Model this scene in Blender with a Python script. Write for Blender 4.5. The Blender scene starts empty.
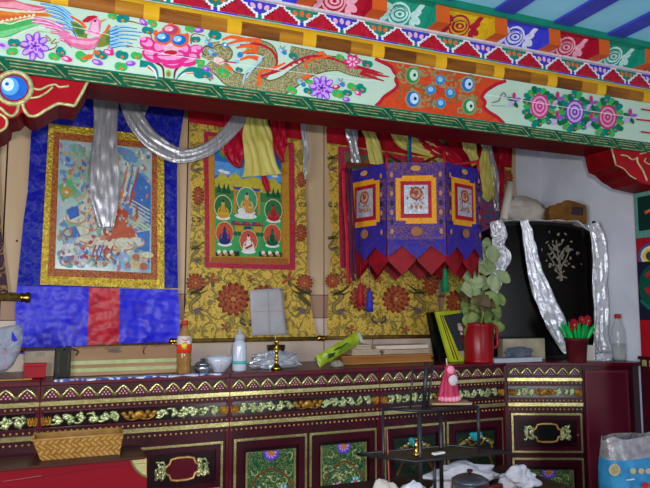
import bpy, math, random
from mathutils import Vector, Matrix, noise
C = bpy.context.scene.collection
PI = math.pi
sin, cos = math.sin, math.cos
# ------------------------------------------------------------------ camera
F_PX = 630.0
YAW, PITCH = math.radians(22.3), math.radians(5.62)
CAM = Vector((0, 0, 1.45))
cy_, sy_, cp_, sp_ = cos(YAW), sin(YAW), cos(PITCH), sin(PITCH)
FWD = Vector((sy_*cp_, cy_*cp_, sp_)); RGT = Vector((cy_, -sy_, 0)); UPV = Vector((-sy_*sp_, -cy_*sp_, cp_))
cam_d = bpy.data.cameras.new('camera'); cam_d.sensor_width = 36; cam_d.lens = 36*F_PX/650; cam_d.clip_start = 0.02
cam = bpy.data.objects.new('camera', cam_d); C.objects.link(cam); cam.location = CAM
cam.rotation_euler = (PI/2+PITCH, 0, -YAW)
bpy.context.scene.camera = cam
def ray(px, py): return FWD + RGT*((px-325)/F_PX) + UPV*((244-py)/F_PX)
def atP(px, py, p0, n):
    d = ray(px, py); p0 = Vector(p0); n = Vector(n)
    return CAM + d*((p0-CAM).dot(n)/d.dot(n))
def at(px, py, Y): return atP(px, py, (0, Y, 0), (0, 1, 0))
def atz(px, py, z): return atP(px, py, (0, 0, z), (0, 0, 1))
def atx(px, py, X): return atP(px, py, (X, 0, 0), (1, 0, 0))
def mpp(p): return (Vector(p)-CAM).dot(FWD)/F_PX
# ------------------------------------------------------------------ materials
def lin(c):
    o = []
    for x in c[:3]:
        x /= 255.0
        o.append(x/12.92 if x <= 0.04045 else ((x+0.055)/1.055)**2.4)
    return (*o, 1)
MATS = {}
def mat(name, c, c2=None, scale=20, rough=.6, metal=0, bump=0, bscale=None, coat=0, trans=0, alpha=1, detail=3, stretch=None, emit=None, lo=.35, hi=.65, sheen=0, spec=None):
    if name in MATS: return MATS[name]
    m = bpy.data.materials.new(name); m.use_nodes = True
    N, L = m.node_tree.nodes, m.node_tree.links
    b = N['Principled BSDF']
    tc = N.new('ShaderNodeTexCoord'); mp = N.new('ShaderNodeMapping'); L.new(tc.outputs['Object'], mp.inputs[0])
    if stretch: mp.inputs['Scale'].default_value = stretch
    nz = N.new('ShaderNodeTexNoise'); nz.inputs['Scale'].default_value = scale; nz.inputs['Detail'].default_value = detail
    L.new(mp.outputs[0], nz.inputs['Vector'])
    rp = N.new('ShaderNodeValToRGB'); rp.color_ramp.elements[0].position = lo; rp.color_ramp.elements[1].position = hi
    if c2 is None: c2 = tuple(x*.86 for x in c)
    rp.color_ramp.elements[0].color = lin(c2); rp.color_ramp.elements[1].color = lin(c)
    L.new(nz.outputs['Fac'], rp.inputs[0]); L.new(rp.outputs[0], b.inputs['Base Color'])
    b.inputs['Roughness'].default_value = rough; b.inputs['Metallic'].default_value = metal
    if coat: b.inputs['Coat Weight'].default_value = coat; b.inputs['Coat Roughness'].default_value = .15
    if trans: b.inputs['Transmission Weight'].default_value = trans; b.inputs['IOR'].default_value = 1.2
    if alpha < 1: b.inputs['Alpha'].default_value = alpha
    if sheen: b.inputs['Sheen Weight'].default_value = sheen
    b.inputs['Specular IOR Level'].default_value = spec if spec is not None else (.18 if rough >= .3 and not metal else .5)
    if bump:
        n2 = N.new('ShaderNodeTexNoise'); n2.inputs['Scale'].default_value = bscale or scale; n2.inputs['Detail'].default_value = 4
        L.new(mp.outputs[0], n2.inputs['Vector'])
        bp = N.new('ShaderNodeBump'); bp.inputs['Strength'].default_value = bump; bp.inputs['Distance'].default_value = .01
        L.new(n2.outputs['Fac'], bp.inputs['Height']); L.new(bp.outputs[0], b.inputs['Normal'])
    MATS[name] = m
    return m
def brocade(name, base, figs, scale=22, rough=.45, metal=0, bump=.25, w=.5, bsc=45, coat=0, bd=.01):
    """woven silk: base colour with scattered woven figures (voronoi cells distorted by noise)"""
    if name in MATS: return MATS[name]
    m = bpy.data.materials.new(name); m.use_nodes = True
    N, L = m.node_tree.nodes, m.node_tree.links
    b = N['Principled BSDF']
    tc = N.new('ShaderNodeTexCoord')
    nz = N.new('ShaderNodeTexNoise'); nz.inputs['Scale'].default_value = scale*.9; L.new(tc.outputs['Object'], nz.inputs['Vector'])
    ad = N.new('ShaderNodeVectorMath'); ad.operation = 'MULTIPLY_ADD'
    L.new(nz.outputs['Color'], ad.inputs[0]); ad.inputs[1].default_value = (.12, .12, .12); L.new(tc.outputs['Object'], ad.inputs[2])
    cur = None
    for k, (col, sc, th) in enumerate(figs):
        vo = N.new('ShaderNodeTexVoronoi'); vo.inputs['Scale'].default_value = sc; vo.feature = 'F1'
        L.new(ad.outputs[0], vo.inputs['Vector'])
        wv = N.new('ShaderNodeMath'); wv.operation = 'SINE'
        mu = N.new('ShaderNodeMath'); mu.operation = 'MULTIPLY'; mu.inputs[1].default_value = 14+4*k
        L.new(vo.outputs['Distance'], mu.inputs[0]); L.new(mu.outputs[0], wv.inputs[0])
        gt = N.new('ShaderNodeMath'); gt.operation = 'GREATER_THAN'; gt.inputs[1].default_value = th; L.new(wv.outputs[0], gt.inputs[0])
        mx = N.new('ShaderNodeMix'); mx.data_type = 'RGBA'
        L.new(gt.outputs[0], mx.inputs[0])
        if cur is None: mx.inputs[6].default_value = lin(base)
        else: L.new(cur, mx.inputs[6])
        mx.inputs[7].default_value = lin(col); cur = mx.outputs[2]
    L.new(cur, b.inputs['Base Color'])
    b.inputs['Roughness'].default_value = rough; b.inputs['Metallic'].default_value = metal; b.inputs['Specular IOR Level'].default_value = .28 if rough < .4 else .15
    n2 = N.new('ShaderNodeTexNoise'); n2.inputs['Scale'].default_value = bsc; n2.inputs['Detail'].default_value = 2; L.new(tc.outputs['Object'], n2.inputs['Vector'])
    bp = N.new('ShaderNodeBump'); bp.inputs['Strength'].default_value = bump; bp.inputs['Distance'].default_value = bd
    L.new(n2.outputs['Fac'], bp.inputs['Height']); L.new(bp.outputs[0], b.inputs['Normal'])
    MATS[name] = m
    return m
def flat(c, rough=.6, metal=0):
    """plain paint of one colour, lightly mottled"""
    c = tuple(int(x) for x in c)
    return mat('paint_%d_%d_%d%s' % (*c, '_m' if metal else ''), c, tuple(x*.9 for x in c), 60, rough, metal)
# ------------------------------------------------------------------ mesh builder
ORG = {}
class B:
    def __init__(s): s.v = []; s.f = []; s.m = []; s.mats = []; s.sm = []
    def mi(s, m):
        if m not in s.mats: s.mats.append(m)
        return s.mats.index(m)
    def face(s, idx, m, sm=False): s.f.append(tuple(idx)); s.m.append(s.mi(m)); s.sm.append(sm)
    def poly(s, pts, m):
        n = len(s.v); s.v += [Vector(p) for p in pts]; s.face(range(n, n+len(pts)), m)
    def prism(s, pts, vec, m, mside=None, cap=True):
        pts = [Vector(p) for p in pts]; vec = Vector(vec); k = len(pts); n = len(s.v)
        s.v += pts + [p+vec for p in pts]
        if cap:
            s.face(range(n, n+k), m); s.face(range(n+2*k-1, n+k-1, -1), m)
        for i in range(k):
            j = (i+1) % k; s.face((n+i, n+j, n+k+j, n+k+i), mside or m)
    def box(s, c, size, m, rz=0, rx=0, ry=0):
        R = Matrix.Rotation(rz, 3, 'Z') @ Matrix.Rotation(ry, 3, 'Y') @ Matrix.Rotation(rx, 3, 'X'); c = Vector(c); n = len(s.v)
        for z in (-.5, .5):
            for x, y in ((-.5, -.5), (.5, -.5), (.5, .5), (-.5, .5)):
                s.v.append(c + R @ Vector((x*size[0], y*size[1], z*size[2])))
        for q in ((3, 2, 1, 0), (4, 5, 6, 7), (0, 1, 5, 4), (1, 2, 6, 5), (2, 3, 7, 6), (3, 0, 4, 7)): s.face([n+i for i in q], m)
    def bx(s, x0, x1, y0, y1, z0, z1, m): s.box(((x0+x1)/2, (y0+y1)/2, (z0+z1)/2), (abs(x1-x0), abs(y1-y0), abs(z1-z0)), m)
    def tube(s, path, r, m, n=8, cap=True):
        path = [Vector(p) for p in path]; k = len(path); base = len(s.v)
        rr = r if isinstance(r, (list, tuple)) else [r]*k
        prev = None
        for i, p in enumerate(path):
            t = (path[min(i+1, k-1)]-path[max(i-1, 0)]).normalized()
            a = Vector((0, 0, 1)) if abs(t.z) < .9 else Vector((1, 0, 0))
            if prev is not None: a = prev
            u = (a - t*a.dot(t)).normalized(); w = t.cross(u); prev = u
            for j in range(n):
                an = 2*PI*j/n; s.v.append(p + (u*cos(an)+w*sin(an))*rr[i])
        for i in range(k-1):
            for j in range(n):
                a = base+i*n+j; b2 = base+i*n+(j+1) % n
                s.face((a, b2, b2+n, a+n), m, True)
        if cap:
            s.face([base+j for j in range(n-1, -1, -1)], m); s.face([base+(k-1)*n+j for j in range(n)], m)
    def lathe(s, c, prof, m, n=24, sx=1, sy=1, mfun=None):
        c = Vector(c); base = len(s.v)
        for r, z in prof:
            for j in range(n):
                an = 2*PI*j/n; s.v.append(c+Vector((r*cos(an)*sx, r*sin(an)*sy, z)))
        for i in range(len(prof)-1):
            for j in range(n):
                a = base+i*n+j; b2 = base+i*n+(j+1) % n
                s.face((a, b2, b2+n, a+n), mfun(i) if mfun else m, True)
        s.face([base+j for j in range(n-1, -1, -1)], mfun(0) if mfun else m); s.face([base+(len(prof)-1)*n+j for j in range(n)], mfun(len(prof)-2) if mfun else m)
    def sheet(s, fn, nu, nv, m, sm=True, mfun=None):
        base = len(s.v)
        for j in range(nv+1):
            for i in range(nu+1): s.v.append(Vector(fn(i/nu, j/nv)))
        for j in range(nv):
            for i in range(nu):
                a = base+j*(nu+1)+i
                s.face((a, a+1, a+nu+2, a+nu+1), mfun(i, j) if mfun else m, sm)
    def ell(s, c, r, m, nu=14, nv=9, fn=None, sm=True):
        c = Vector(c); base = len(s.v)
        r = r if hasattr(r, '__len__') else (r, r, r)
        for j in range(nv+1):
            ph = -PI/2+PI*j/nv
            for i in range(nu):
                th = 2*PI*i/nu; d = Vector((cos(ph)*cos(th), cos(ph)*sin(th), sin(ph)))
                k = fn(d) if fn else 1
                s.v.append(c+Vector((d.x*r[0], d.y*r[1], d.z*r[2]))*k)
        for j in range(nv):
            for i in range(nu):
                a = base+j*nu+i; b2 = base+j*nu+(i+1) % nu
                s.face((a, b2, b2+nu, a+nu), m, sm)
    def build(s, name, parent=None, solid=0, bevel=0, sub=0, origin=None, kind=None):
        if parent is not None: org = ORG[parent]
        elif origin is not None: org = Vector(origin)
        else:
            lo = Vector([min(p[i] for p in s.v) for i in range(3)]); hi = Vector([max(p[i] for p in s.v) for i in range(3)])
            org = Vector(((lo.x+hi.x)/2, (lo.y+hi.y)/2, lo.z))
        me = bpy.data.meshes.new(name); me.from_pydata([p-org for p in s.v], [], s.f)
        for mm in s.mats: me.materials.append(mm)
        me.polygons.foreach_set('material_index', s.m); me.polygons.foreach_set('use_smooth', s.sm); me.update()
        o = bpy.data.objects.new(name, me); C.objects.link(o)
        if parent is not None: o.parent = parent
        else: o.location = org
        ORG[o] = org
        if bevel:
            md = o.modifiers.new('bevel', 'BEVEL'); md.width = bevel; md.segments = 2; md.limit_method = 'ANGLE'; md.angle_limit = .9
        if solid:
            md = o.modifiers.new('solid', 'SOLIDIFY'); md.thickness = solid; md.offset = 0
        if sub:
            md = o.modifiers.new('sub', 'SUBSURF'); md.levels = sub; md.render_levels = sub
        if kind: o['kind'] = kind
        return o
def thing(name, label, cat, loc, group=None):
    o = bpy.data.objects.new(name, None); C.objects.link(o); o.location = loc; ORG[o] = Vector(loc)
    o.empty_display_size = .05
    return tag(o, label, cat, group)
def tag(o, label, cat, group=None):
    o['label'] = label; o['category'] = cat
    if group: o['group'] = group
    return o
def smooth_path(pts, n=6):
    """Catmull-Rom through 2-D/3-D points"""
    pts = [Vector(p) for p in pts]; out = []
    for i in range(len(pts)-1):
        p0 = pts[max(i-1, 0)]; p1 = pts[i]; p2 = pts[i+1]; p3 = pts[min(i+2, len(pts)-1)]
        for k in range(n):
            t = k/n
            out.append(.5*((2*p1)+(p2-p0)*t+(2*p0-5*p1+4*p2-p3)*t*t+(3*p1-p0-3*p2+p3)*t**3))
    out.append(pts[-1]); return out
class Paint:
    """flat paint laid on a surface: map2(a, b) -> point on it, nrm towards the room"""
    def __init__(s, b, map2, nrm=(0, -1, 0), off=.0006, step=.00004, tf=None):
        s.b = b; s.map2 = map2; s.n = Vector(nrm); s.k = off; s.step = step; s.tf = tf
    def pt(s, a, bb):
        if s.tf: a, bb = s.tf(a, bb)
        return Vector(s.map2(a, bb)) + s.n*s.k
    def poly(s, pts, c):
        m = c if not isinstance(c, tuple) else flat(c)
        s.b.poly([s.pt(*p[:2]) for p in pts], m); s.k += s.step
    def ell(s, x, y, rx, ry, c, rot=0, n=14):
        cr, sr = cos(rot), sin(rot)
        s.poly([(x+rx*cos(t)*cr-ry*sin(t)*sr, y+rx*cos(t)*sr+ry*sin(t)*cr) for t in [2*PI*i/n for i in range(n)]], c)
    def line(s, pts, w, c, w2=None, n=5, sm=True):
        P = smooth_path([(p[0], p[1], 0) for p in pts], n) if sm else [Vector((p[0], p[1], 0)) for p in pts]
        k = len(P); L, R = [], []
        for i, p in enumerate(P):
            t = (P[min(i+1, k-1)]-P[max(i-1, 0)])
            if t.length < 1e-9: continue
            t.normalize(); q = Vector((-t.y, t.x, 0)); ww = w if w2 is None else w+(w2-w)*i/(k-1)
            L.append(p+q*ww/2); R.append(p-q*ww/2)
        m = c if not isinstance(c, tuple) else flat(c)
        for i in range(len(L)-1): s.b.poly([s.pt(*v[:2]) for v in (L[i], L[i+1], R[i+1], R[i])], m)
        s.k += s.step
    def petals(s, x, y, r, n, c, rot=0, pw=.35, asp=1, r0=.5):
        for i in range(n):
            a = rot+2*PI*i/n
            s.ell(x+cos(a)*r*r0, y+sin(a)*r*r0*asp, r*.5, r*pw, c, a, 10); s.k -= s.step*.8
        s.k += s.step
    def leaf(s, x, y, r, c, rot=0, spot=(235, 110, 40)):
        s.ell(x-r*.35*cos(rot), y-r*.35*sin(rot), r*.74, r*.7, c, 0, 10)
        s.ell(x+r*.4*cos(rot), y+r*.4*sin(rot), r*.74, r*.7, c, 0, 10)
        if spot: s.ell(x+r*.3*sin(rot), y+r*.3, r*.3, r*.22, spot, .4, 8)
def rectframe(b, x0, x1, z0, z1, w, y, d, m):
    """raised picture-frame border on a -Y face, local x/z, mapped later"""
    b.bx(x0, x1, y-d, y, z1-w, z1, m); b.bx(x0, x1, y-d, y, z0, z0+w, m)
    b.bx(x0, x0+w, y-d, y, z0+w, z1-w, m); b.bx(x1-w, x1, y-d, y, z0+w, z1-w, m)
# ================================================================== setting
WY, RX, LX, BY = 3.5, 3.09, -1.7, -2.0
ZC = 2.762
m_white = mat('white_plaster', (230, 232, 242), (220, 222, 234), 6, .85, bump=.05, bscale=30)
m_ply = mat('plywood', (214, 186, 152), (200, 170, 136), 7, .6, stretch=(1, 1, .12))
m_ply2 = mat('plywood_pale', (222, 202, 186), (212, 190, 172), 7, .65, stretch=(1, 1, .12))
m_ply3 = mat('plywood_brown', (178, 144, 122), (164, 130, 108), 7, .6, stretch=(1, 1, .12))
m_ochre = mat('ochre_plaster', (122, 84, 56), (108, 72, 46), 5, .8)
m_seam = mat('seam_dark', (70, 52, 40), (60, 44, 34), 20, .8)
m_floor = mat('floor_planks', (120, 90, 66), (98, 70, 50), 9, .6, stretch=(1, .15, 1))
m_cblue = mat('ceiling_pale_blue', (150, 224, 250), (140, 214, 244), 5, .6)
m_rblue = mat('rafter_blue', (62, 74, 190), (54, 66, 176), 8, .55)
b = B(); b.bx(LX-.1, RX+.1, BY, WY+.1, -.05, 0, m_floor); b.build('floor', kind='structure')
# back wall: plywood sheets with open joints, then a plastered end
b = B()
xe = at(517, 200, WY).x
seam = [LX, at(5, 200, WY).x, at(187, 200, WY).x, at(321, 200, WY).x+.02, 1.75, xe]
zb0, zb1 = at(318, 295, WY).z, at(318, 318, WY).z
for i in range(len(seam)-1):
    x0, x1 = seam[i]+.004, seam[i+1]-.004
    b.bx(x0, x1, WY, WY+.02, zb0+.002, 2.9, m_ply)
    b.bx(x0, x1, WY, WY+.02, zb1+.002, zb0-.002, m_ply3)
    b.bx(x0, x1, WY, WY+.02, 0, zb1-.002, m_ply2)
b.bx(LX, xe, WY+.02, WY+.1, 0, 2.9, m_seam)
b.bx(xe, RX+.1, WY, WY+.1, 0, 2.9, m_white)
for px, py in ((55/3.25, 100+458/3.25), (482, 160), (30/3.25, 137), (186, 300)):
    p = at(px, py, WY); b.ell((p.x, WY, p.z), (.006, .003, .006), m_seam, 8, 6)
b.build('wall_back', kind='structure')
b = B(); b.bx(RX, RX+.1, BY, WY, 0, 2.9, m_white)
pa, pb = atx(589, 206.5, RX), atx(634, 197, RX)
b.build('wall_right', kind='structure')
b = B(); b.bx(LX-.1, LX, BY, WY, 0, 2.9, m_ochre); b.build('wall_left', kind='structure')
b = B(); b.bx(LX-.1, RX+.1, BY-.1, BY, 0, 2.9, m_ochre); b.build('wall_front', kind='structure')
# ceiling boards + blue rafters running away from the altar
b = B(); b.bx(LX, RX, BY, 2.31, ZC, ZC+.1, m_cblue); b.build('ceiling', kind='structure')
b = B(); b.bx(LX, RX, 2.312, WY+.1, ZC+.08, ZC+.13, m_cblue); b.build('ceiling_rear', kind='structure')
# the rafters as painted joists, flush under the boards
k = 0
zr = ZC
rp0 = []
for (l0, l1) in (((540+60/5.909, 135/5.909), (540+170/5.909, 155/5.909)), ((540+385/5.909, 200/5.909), (540+480/5.909, 215/5.909))):
    a, c = atz(*l0, zr), atz(*l1, zr); rp0.append((a.x, c.x))
sp = rp0[1][0]-rp0[0][0]; wd = (rp0[0][1]-rp0[0][0]+rp0[1][1]-rp0[1][0])/2
x = rp0[0][0]-sp*int((rp0[0][0]-LX)/sp)
while x < RX-wd:
    b = B(); b.bx(x, x+wd, BY, 2.21, zr-.012, zr-.0005, m_rblue); k += 1
    b.build('trim_%d' % k, kind='structure'); x += sp
# ================================================================== painted beam
YF, YB = 2.3, 2.487
zA, zC_, zD, zE, zF, zG, zH = 2.231, 2.284, 2.494, 2.566, 2.65, 2.73, 2.762
XL, XR = LX+.002, RX-.002
m_red = mat('lacquer_red', (104, 14, 20), (86, 9, 14), 10, .5, spec=.04, bump=.03, bscale=30, stretch=(.3, 1, 1))
m_bred = mat('bracket_red', (164, 14, 28), (146, 10, 20), 9, .45, spec=.08)
m_mint = mat('mint_paint', (190, 212, 188), (181, 204, 180), 4, .5)
m_dgreen = mat('fret_green', (0, 84, 54), (0, 72, 46), 10, .5)
m_goldp = mat('gold_paint', (200, 190, 134), (160, 146, 90), 60, .4, metal=.25, bump=.2, bscale=120)
m_yel = mat('ochre_paint', (226, 176, 30), (214, 158, 20), 5, .45)
m_brn = mat('brown_grain', (150, 88, 22), (96, 52, 14), 6, .45, stretch=(.3, 1, 3))
beam = thing('ceiling_beam', 'long painted beam across the altar bay with phoenix, lotus and dragon panel', 'beam', (0, (YF+YB)/2, zA))
b = B(); b.bx(XL, XR, YF+.002, YB, zA, zD, m_red); b.bx(XL, XR, 2.4, YB, zD, 2.84, m_red); b.build('beam_core', beam)
# ---- fret band
m_fret = mat('fret_gilt', (178, 174, 114), (110, 110, 66), 40, .4, metal=.2)
b = B(); b.bx(XL, XR, YF-.003, YF+.002, zA, zC_-.004, m_dgreen)
b.bx(XL, XR, YF-.004, YF+.002, zC_-.005, zC_, mat('fret_edge', (30, 120, 90), None, 20))
P = Paint(b, lambda x, z: (x, YF-.003, z))
xs0 = at(62, 80, YF).x; per = at(268, 100, YF).x-at(214, 95, YF).x
per = .182
x0 = xs0-per*9; hh = zC_-zA
zz = lambda t: zA+t*hh
while x0 < XR-per*1.2:
    if x0 > XL+.02:
        for pts in ([(.02, .82), (.86, .82), (1.07, .12)], [(.10, .60), (.80, .60), (1.0, .10), (.22, .1), (.1, .42), (.72, .36)]):
            P.line([(x0+a*per, zz(z)) for a, z in pts], .0040, m_fret, sm=False); P.k -= P.step
    x0 += per
b.build('fret_band', beam)
# ---- the picture panel
b = B(); b.bx(XL, XR, YF-.002, YF+.002, zC_, zD, m_mint)
TEAL, GRN, LGRN, ORG_, PUR, LPUR, HPK, PNK, LPK = (0, 130, 122), (60, 176, 84), (90, 190, 110), (236, 96, 36), (150, 70, 200), (206, 160, 232), (220, 40, 130), (232, 110, 160), (246, 190, 214)
OLV, DOLV, BLU, LBLU, CRE, CRIM, DK, WHT = (150, 140, 92), (104, 96, 60), (40, 130, 200), (140, 200, 230), (226, 220, 190), (188, 22, 46), (60, 20, 30), (240, 240, 240)
P = Paint(b, lambda x, y: at(x, y, YF-.002), step=.00003)
def zoomtf(ox, oy, s): return lambda a, c: (ox+a/s, oy+c/s)
S9 = 650/110
def lotus(P, x, y, r, c1, c2, dk):
    for i in range(8):
        a = 2*PI*i/8+.2
        P.ell(x+cos(a)*r*.58, y+sin(a)*r*.58, r*.46, r*.27, c1, a, 12); P.ell(x+cos(a)*r*.72, y+sin(a)*r*.72, r*.26, r*.15, c2, a, 10)
    for i in range(5):
        a = 2*PI*i/5
        P.ell(x+cos(a)*r*.24, y+sin(a)*r*.24, r*.3, r*.17, c2, a, 10); P.ell(x+cos(a)*r*.2, y+sin(a)*r*.2, r*.16, r*.09, c1, a, 8)
    P.ell(x, y, r*.16, r*.1, dk, 0, 8)
# phoenix
P.k = .0006
P.tf = zoomtf(0, 0, S9)
P.poly([(-160, -40), (-60, -20), (0, -4), (80, -2), (140, 18), (262, 40), (272, 62), (180, 72), (100, 58), (0, 48), (-160, 20)], (206, 90, 110))
P.poly([(0, 14), (90, 10), (200, 44), (262, 52), (180, 66), (90, 48), (0, 40)], (236, 150, 160))
P.poly([(-160, 30), (0, 62), (100, 76), (250, 66), (335, 100), (200, 98), (110, 122), (0, 136), (-160, 110)], (226, 124, 40))
P.poly([(0, 90), (110, 92), (240, 78), (300, 94), (190, 92), (100, 112), (0, 128)], (214, 96, 40))
P.poly([(-160, 120), (0, 142), (95, 122), (190, 106), (252, 140), (130, 182), (60, 216), (0, 226), (-160, 250)], (70, 168, 84))
P.poly([(0, 186), (80, 170), (190, 140), (250, 140), (130, 176), (60, 208), (0, 220)], (120, 200, 130))
for y0, y1 in ((54, 70), (130, 106), (226, 166)):
    P.line([(-100, y0-14), (0, y0), (60, y0+12), (110, (y0+y1)/2+8), (190, y1+2), (262, y1)], 7, CRE)
for i in range(8):
    P.poly([(8+i*30, 52+i*2), (20+i*30, 64+i*2), (36+i*30, 56+i*2)], CRE); P.poly([(4+i*26, 130-i*4), (14+i*26, 114-i*5), (30+i*26, 126-i*5)], CRE)
for a, c in (((188, 128), (380, 172)), ((200, 106), (372, 160)), ((270, 156), (410, 205)), ((300, 190), (420, 225)), ((350, 230), (430, 275))):
    P.line([a, ((a[0]+c[0])/2, (a[1]+c[1])/2-8), c], 16, (214, 96, 150), 26); P.line([a, ((a[0]+c[0])/2, (a[1]+c[1])/2-10), c], 5, LPK, 10)
for i, (a, c) in enumerate((((238, 22), (415, 92)), ((256, 44), (428, 122)), ((272, 66), (432, 150)), ((300, 96), (440, 178)), ((330, 130), (448, 202)), ((365, 165), (458, 218)))):
    P.line([a, ((a[0]+c[0])/2+20, (a[1]+c[1])/2-14), c], 9, (30, 100, 170), 22); P.line([a, ((a[0]+c[0])/2+20, (a[1]+c[1])/2-16), c], 3, LBLU, 13)
P.poly([(415, 122), (450, 132), (490, 160), (520, 185), (512, 228), (462, 218), (430, 180)], (120, 130, 40)); P.poly([(430, 140), (470, 150), (500, 185), (490, 215), (455, 195)], (60, 120, 60))
P.line([(418, 96), (450, 116), (480, 136), (506, 166)], 10, ORG_, 18)
P.poly([(340, 190), (375, 180), (408, 200), (380, 232), (345, 212)], (224, 120, 160))
P.poly([(372, 232), (415, 208), (470, 228), (540, 228), (592, 212), (584, 256), (548, 286), (505, 296), (450, 280), (400, 262)], (226, 110, 150))
P.poly([(400, 232), (450, 236), (530, 246), (578, 236), (560, 262), (500, 266), (430, 252)], (242, 160, 186))
P.line([(380, 236), (440, 280), (505, 296), (560, 284), (590, 230)], 3, (140, 20, 60))
P.poly([(508, 192), (530, 160), (540, 115), (572, 104), (598, 130), (592, 172), (586, 218), (556, 210), (536, 200)], (228, 112, 158))
P.poly([(530, 170), (548, 130), (578, 120), (586, 180), (560, 196)], (244, 170, 196))
P.poly([(486, 122), (520, 96), (556, 92), (580, 100), (548, 116), (520, 134), (492, 134)], CRIM)
P.ell(562, 126, 9, 6, DK); P.poly([(592, 122), (636, 110), (612, 126), (594, 138)], (196, 150, 50))
for i in range(5): P.ell(512+i*16, 192+i*5, 12, 9, (246, 184, 206), .4)
P.line([(648, 150), (622, 190), (590, 218)], 18, ORG_, 10)
P.poly([(596, 222), (640, 180), (690, 150), (700, 210), (660, 262), (600, 280), (572, 282)], (120, 130, 40)); P.poly([(620, 232), (670, 190), (684, 220), (640, 262)], (80, 120, 50))
for i in range(6):
    P.line([(650, 180+i*20), (720, 160+i*22), (800+[10, 40, 30, 10, -15, -40][i], 172+i*22)], 22, (40, 116, 186), 4); P.line([(650, 178+i*20), (720, 158+i*22), (790+[10, 40, 30, 10, -15, -40][i], 168+i*22)], 12, LBLU, 2)
P.line([(270, 210), (300, 240), (262, 244)], 8, (150, 120, 50), 5); P.line([(330, 230), (300, 260), (350, 250)], 7, (150, 120, 50), 4); P.line([(220, 186), (340, 196)], 7, (190, 180, 130), 3)
lotus(P, 205, 275, 84, (140, 60, 196), (204, 156, 236), (90, 20, 130))
for x, y, r, c, ro in ((82, 255, 34, TEAL, .1), (70, 306, 32, GRN, 0), (360, 306, 30, TEAL, .9), (320, 336, 32, GRN, .2), (596, 326, 36, TEAL, .3), (482, 336, 38, GRN, .6)): P.leaf(x, y, r, c, ro)
for x, y, c, c2 in ((394, 350, HPK, LPK), (574, 370, PUR, LPUR), (22, 274, LPUR, PUR), (642, 312, HPK, LPK)):
    P.ell(x, y, 34, 17, c, .35); P.ell(x-8, y-3, 18, 9, c2, .35)
for pts in ([(100, 262), (140, 285), (170, 268)], [(285, 300), (330, 280), (330, 250)], [(500, 340), (545, 330), (560, 290)], [(330, 300), (345, 330), (380, 340)]): P.line(pts, 6, (110, 30, 40), 3)
P.ell(520, 340, 28, 16, ORG_, -.3); P.ell(570, 312, 20, 12, ORG_, .2)
# lotus with triple jewel
P.k = .0006
P.tf = zoomtf(110, 0, S9)
for x, y, r, c, ro in ((75, 110, 36, TEAL, 0), (14, 96, 26, GRN, .3), (250, 136, 30, GRN, .8), (222, 180, 32, TEAL, .2), (472, 172, 28, GRN, .3), (506, 234, 26, TEAL, 0), (622, 204, 36, TEAL, .6), (70, 326, 36, TEAL, .3), (156, 330, 32, GRN, .2), (64, 394, 36, GRN, .2), (540, 394, 24, GRN, .4)): P.leaf(x, y, r, c, ro)
for x, y, c, c2, ro in ((198, 132, PUR, LPUR, .7), (524, 180, PUR, LPUR, 0), (122, 376, PUR, LPUR, 0), (580, 440, PUR, LPUR, .4), (4, 300, HPK, LPK, 1.2)):
    P.ell(x, y, 30, 16, c, ro); P.ell(x-6, y-4, 16, 8, c2, ro)
for pts in ([(100, 124), (150, 134), (200, 150)], [(236, 190), (250, 240)], [(80, 270), (130, 276), (200, 290)], [(480, 260), (478, 220), (500, 200), (560, 214)]): P.line(pts, 8, (140, 50, 50), 4)
for pts in ([(270, 370), (310, 400), (318, 465)], [(412, 390), (385, 420), (378, 465)]): P.line(pts, 16, (110, 30, 60), 9)
P.line([(176, 376), (240, 386), (272, 420), (282, 470)], 44, TEAL, 8); P.line([(222, 392), (262, 420), (276, 466)], 18, WHT, 4); P.line([(224, 396), (258, 424)], 12, ORG_, 4)
P.line([(556, 432), (480, 410), (420, 440), (394, 472)], 40, TEAL, 8); P.line([(500, 436), (440, 436), (400, 470)], 16, WHT, 4); P.line([(500, 434), (446, 434)], 11, ORG_, 4)
P.ell(526, 440, 34, 26, TEAL, .2)
P.ell(345, 436, 17, 22, (120, 190, 90)); P.ell(345, 438, 9, 15, (150, 110, 50))
for x, y, rx, ry, ro in ((222, 258, 50, 38, .4), (200, 236, 24, 18, 0), (500, 300, 46, 34, -.4), (528, 288, 20, 20, 0), (250, 330, 66, 40, .4), (470, 352, 66, 42, -.3), (372, 372, 66, 36, 0), (300, 285, 50, 48, .3), (428, 300, 54, 44, -.3), (360, 336, 110, 46, 0)):
    P.ell(x, y, rx, ry, (226, 40, 132), ro); P.ell(x-4, y-6, rx*.72, ry*.6, (246, 150, 196), ro)
P.line([(200, 326), (300, 330), (420, 330), (530, 350)], 4, (150, 20, 90))
P.ell(362, 290, 44, 34, (236, 180, 190)); P.ell(358, 312, 40, 14, CRIM)
P.ell(360, 186, 56, 42, ORG_); P.ell(314, 226, 54, 42, ORG_); P.ell(412, 240, 54, 42, ORG_); P.poly([(340, 152), (360, 122), (378, 152)], ORG_); P.ell(268, 196, 14, 18, ORG_); P.ell(452, 214, 14, 18, ORG_)
for x, y, rx, ry, c, c2 in ((314, 224, 43, 31, (20, 104, 190), LBLU), (408, 238, 42, 32, (20, 104, 190), LBLU), (357, 178, 45, 29, (190, 60, 100), (240, 160, 180))):
    P.ell(x, y, rx, ry, c); P.ell(x-10, y-6, rx*.6, ry*.55, c2); P.ell(x, y, 7, 6, WHT)
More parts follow.
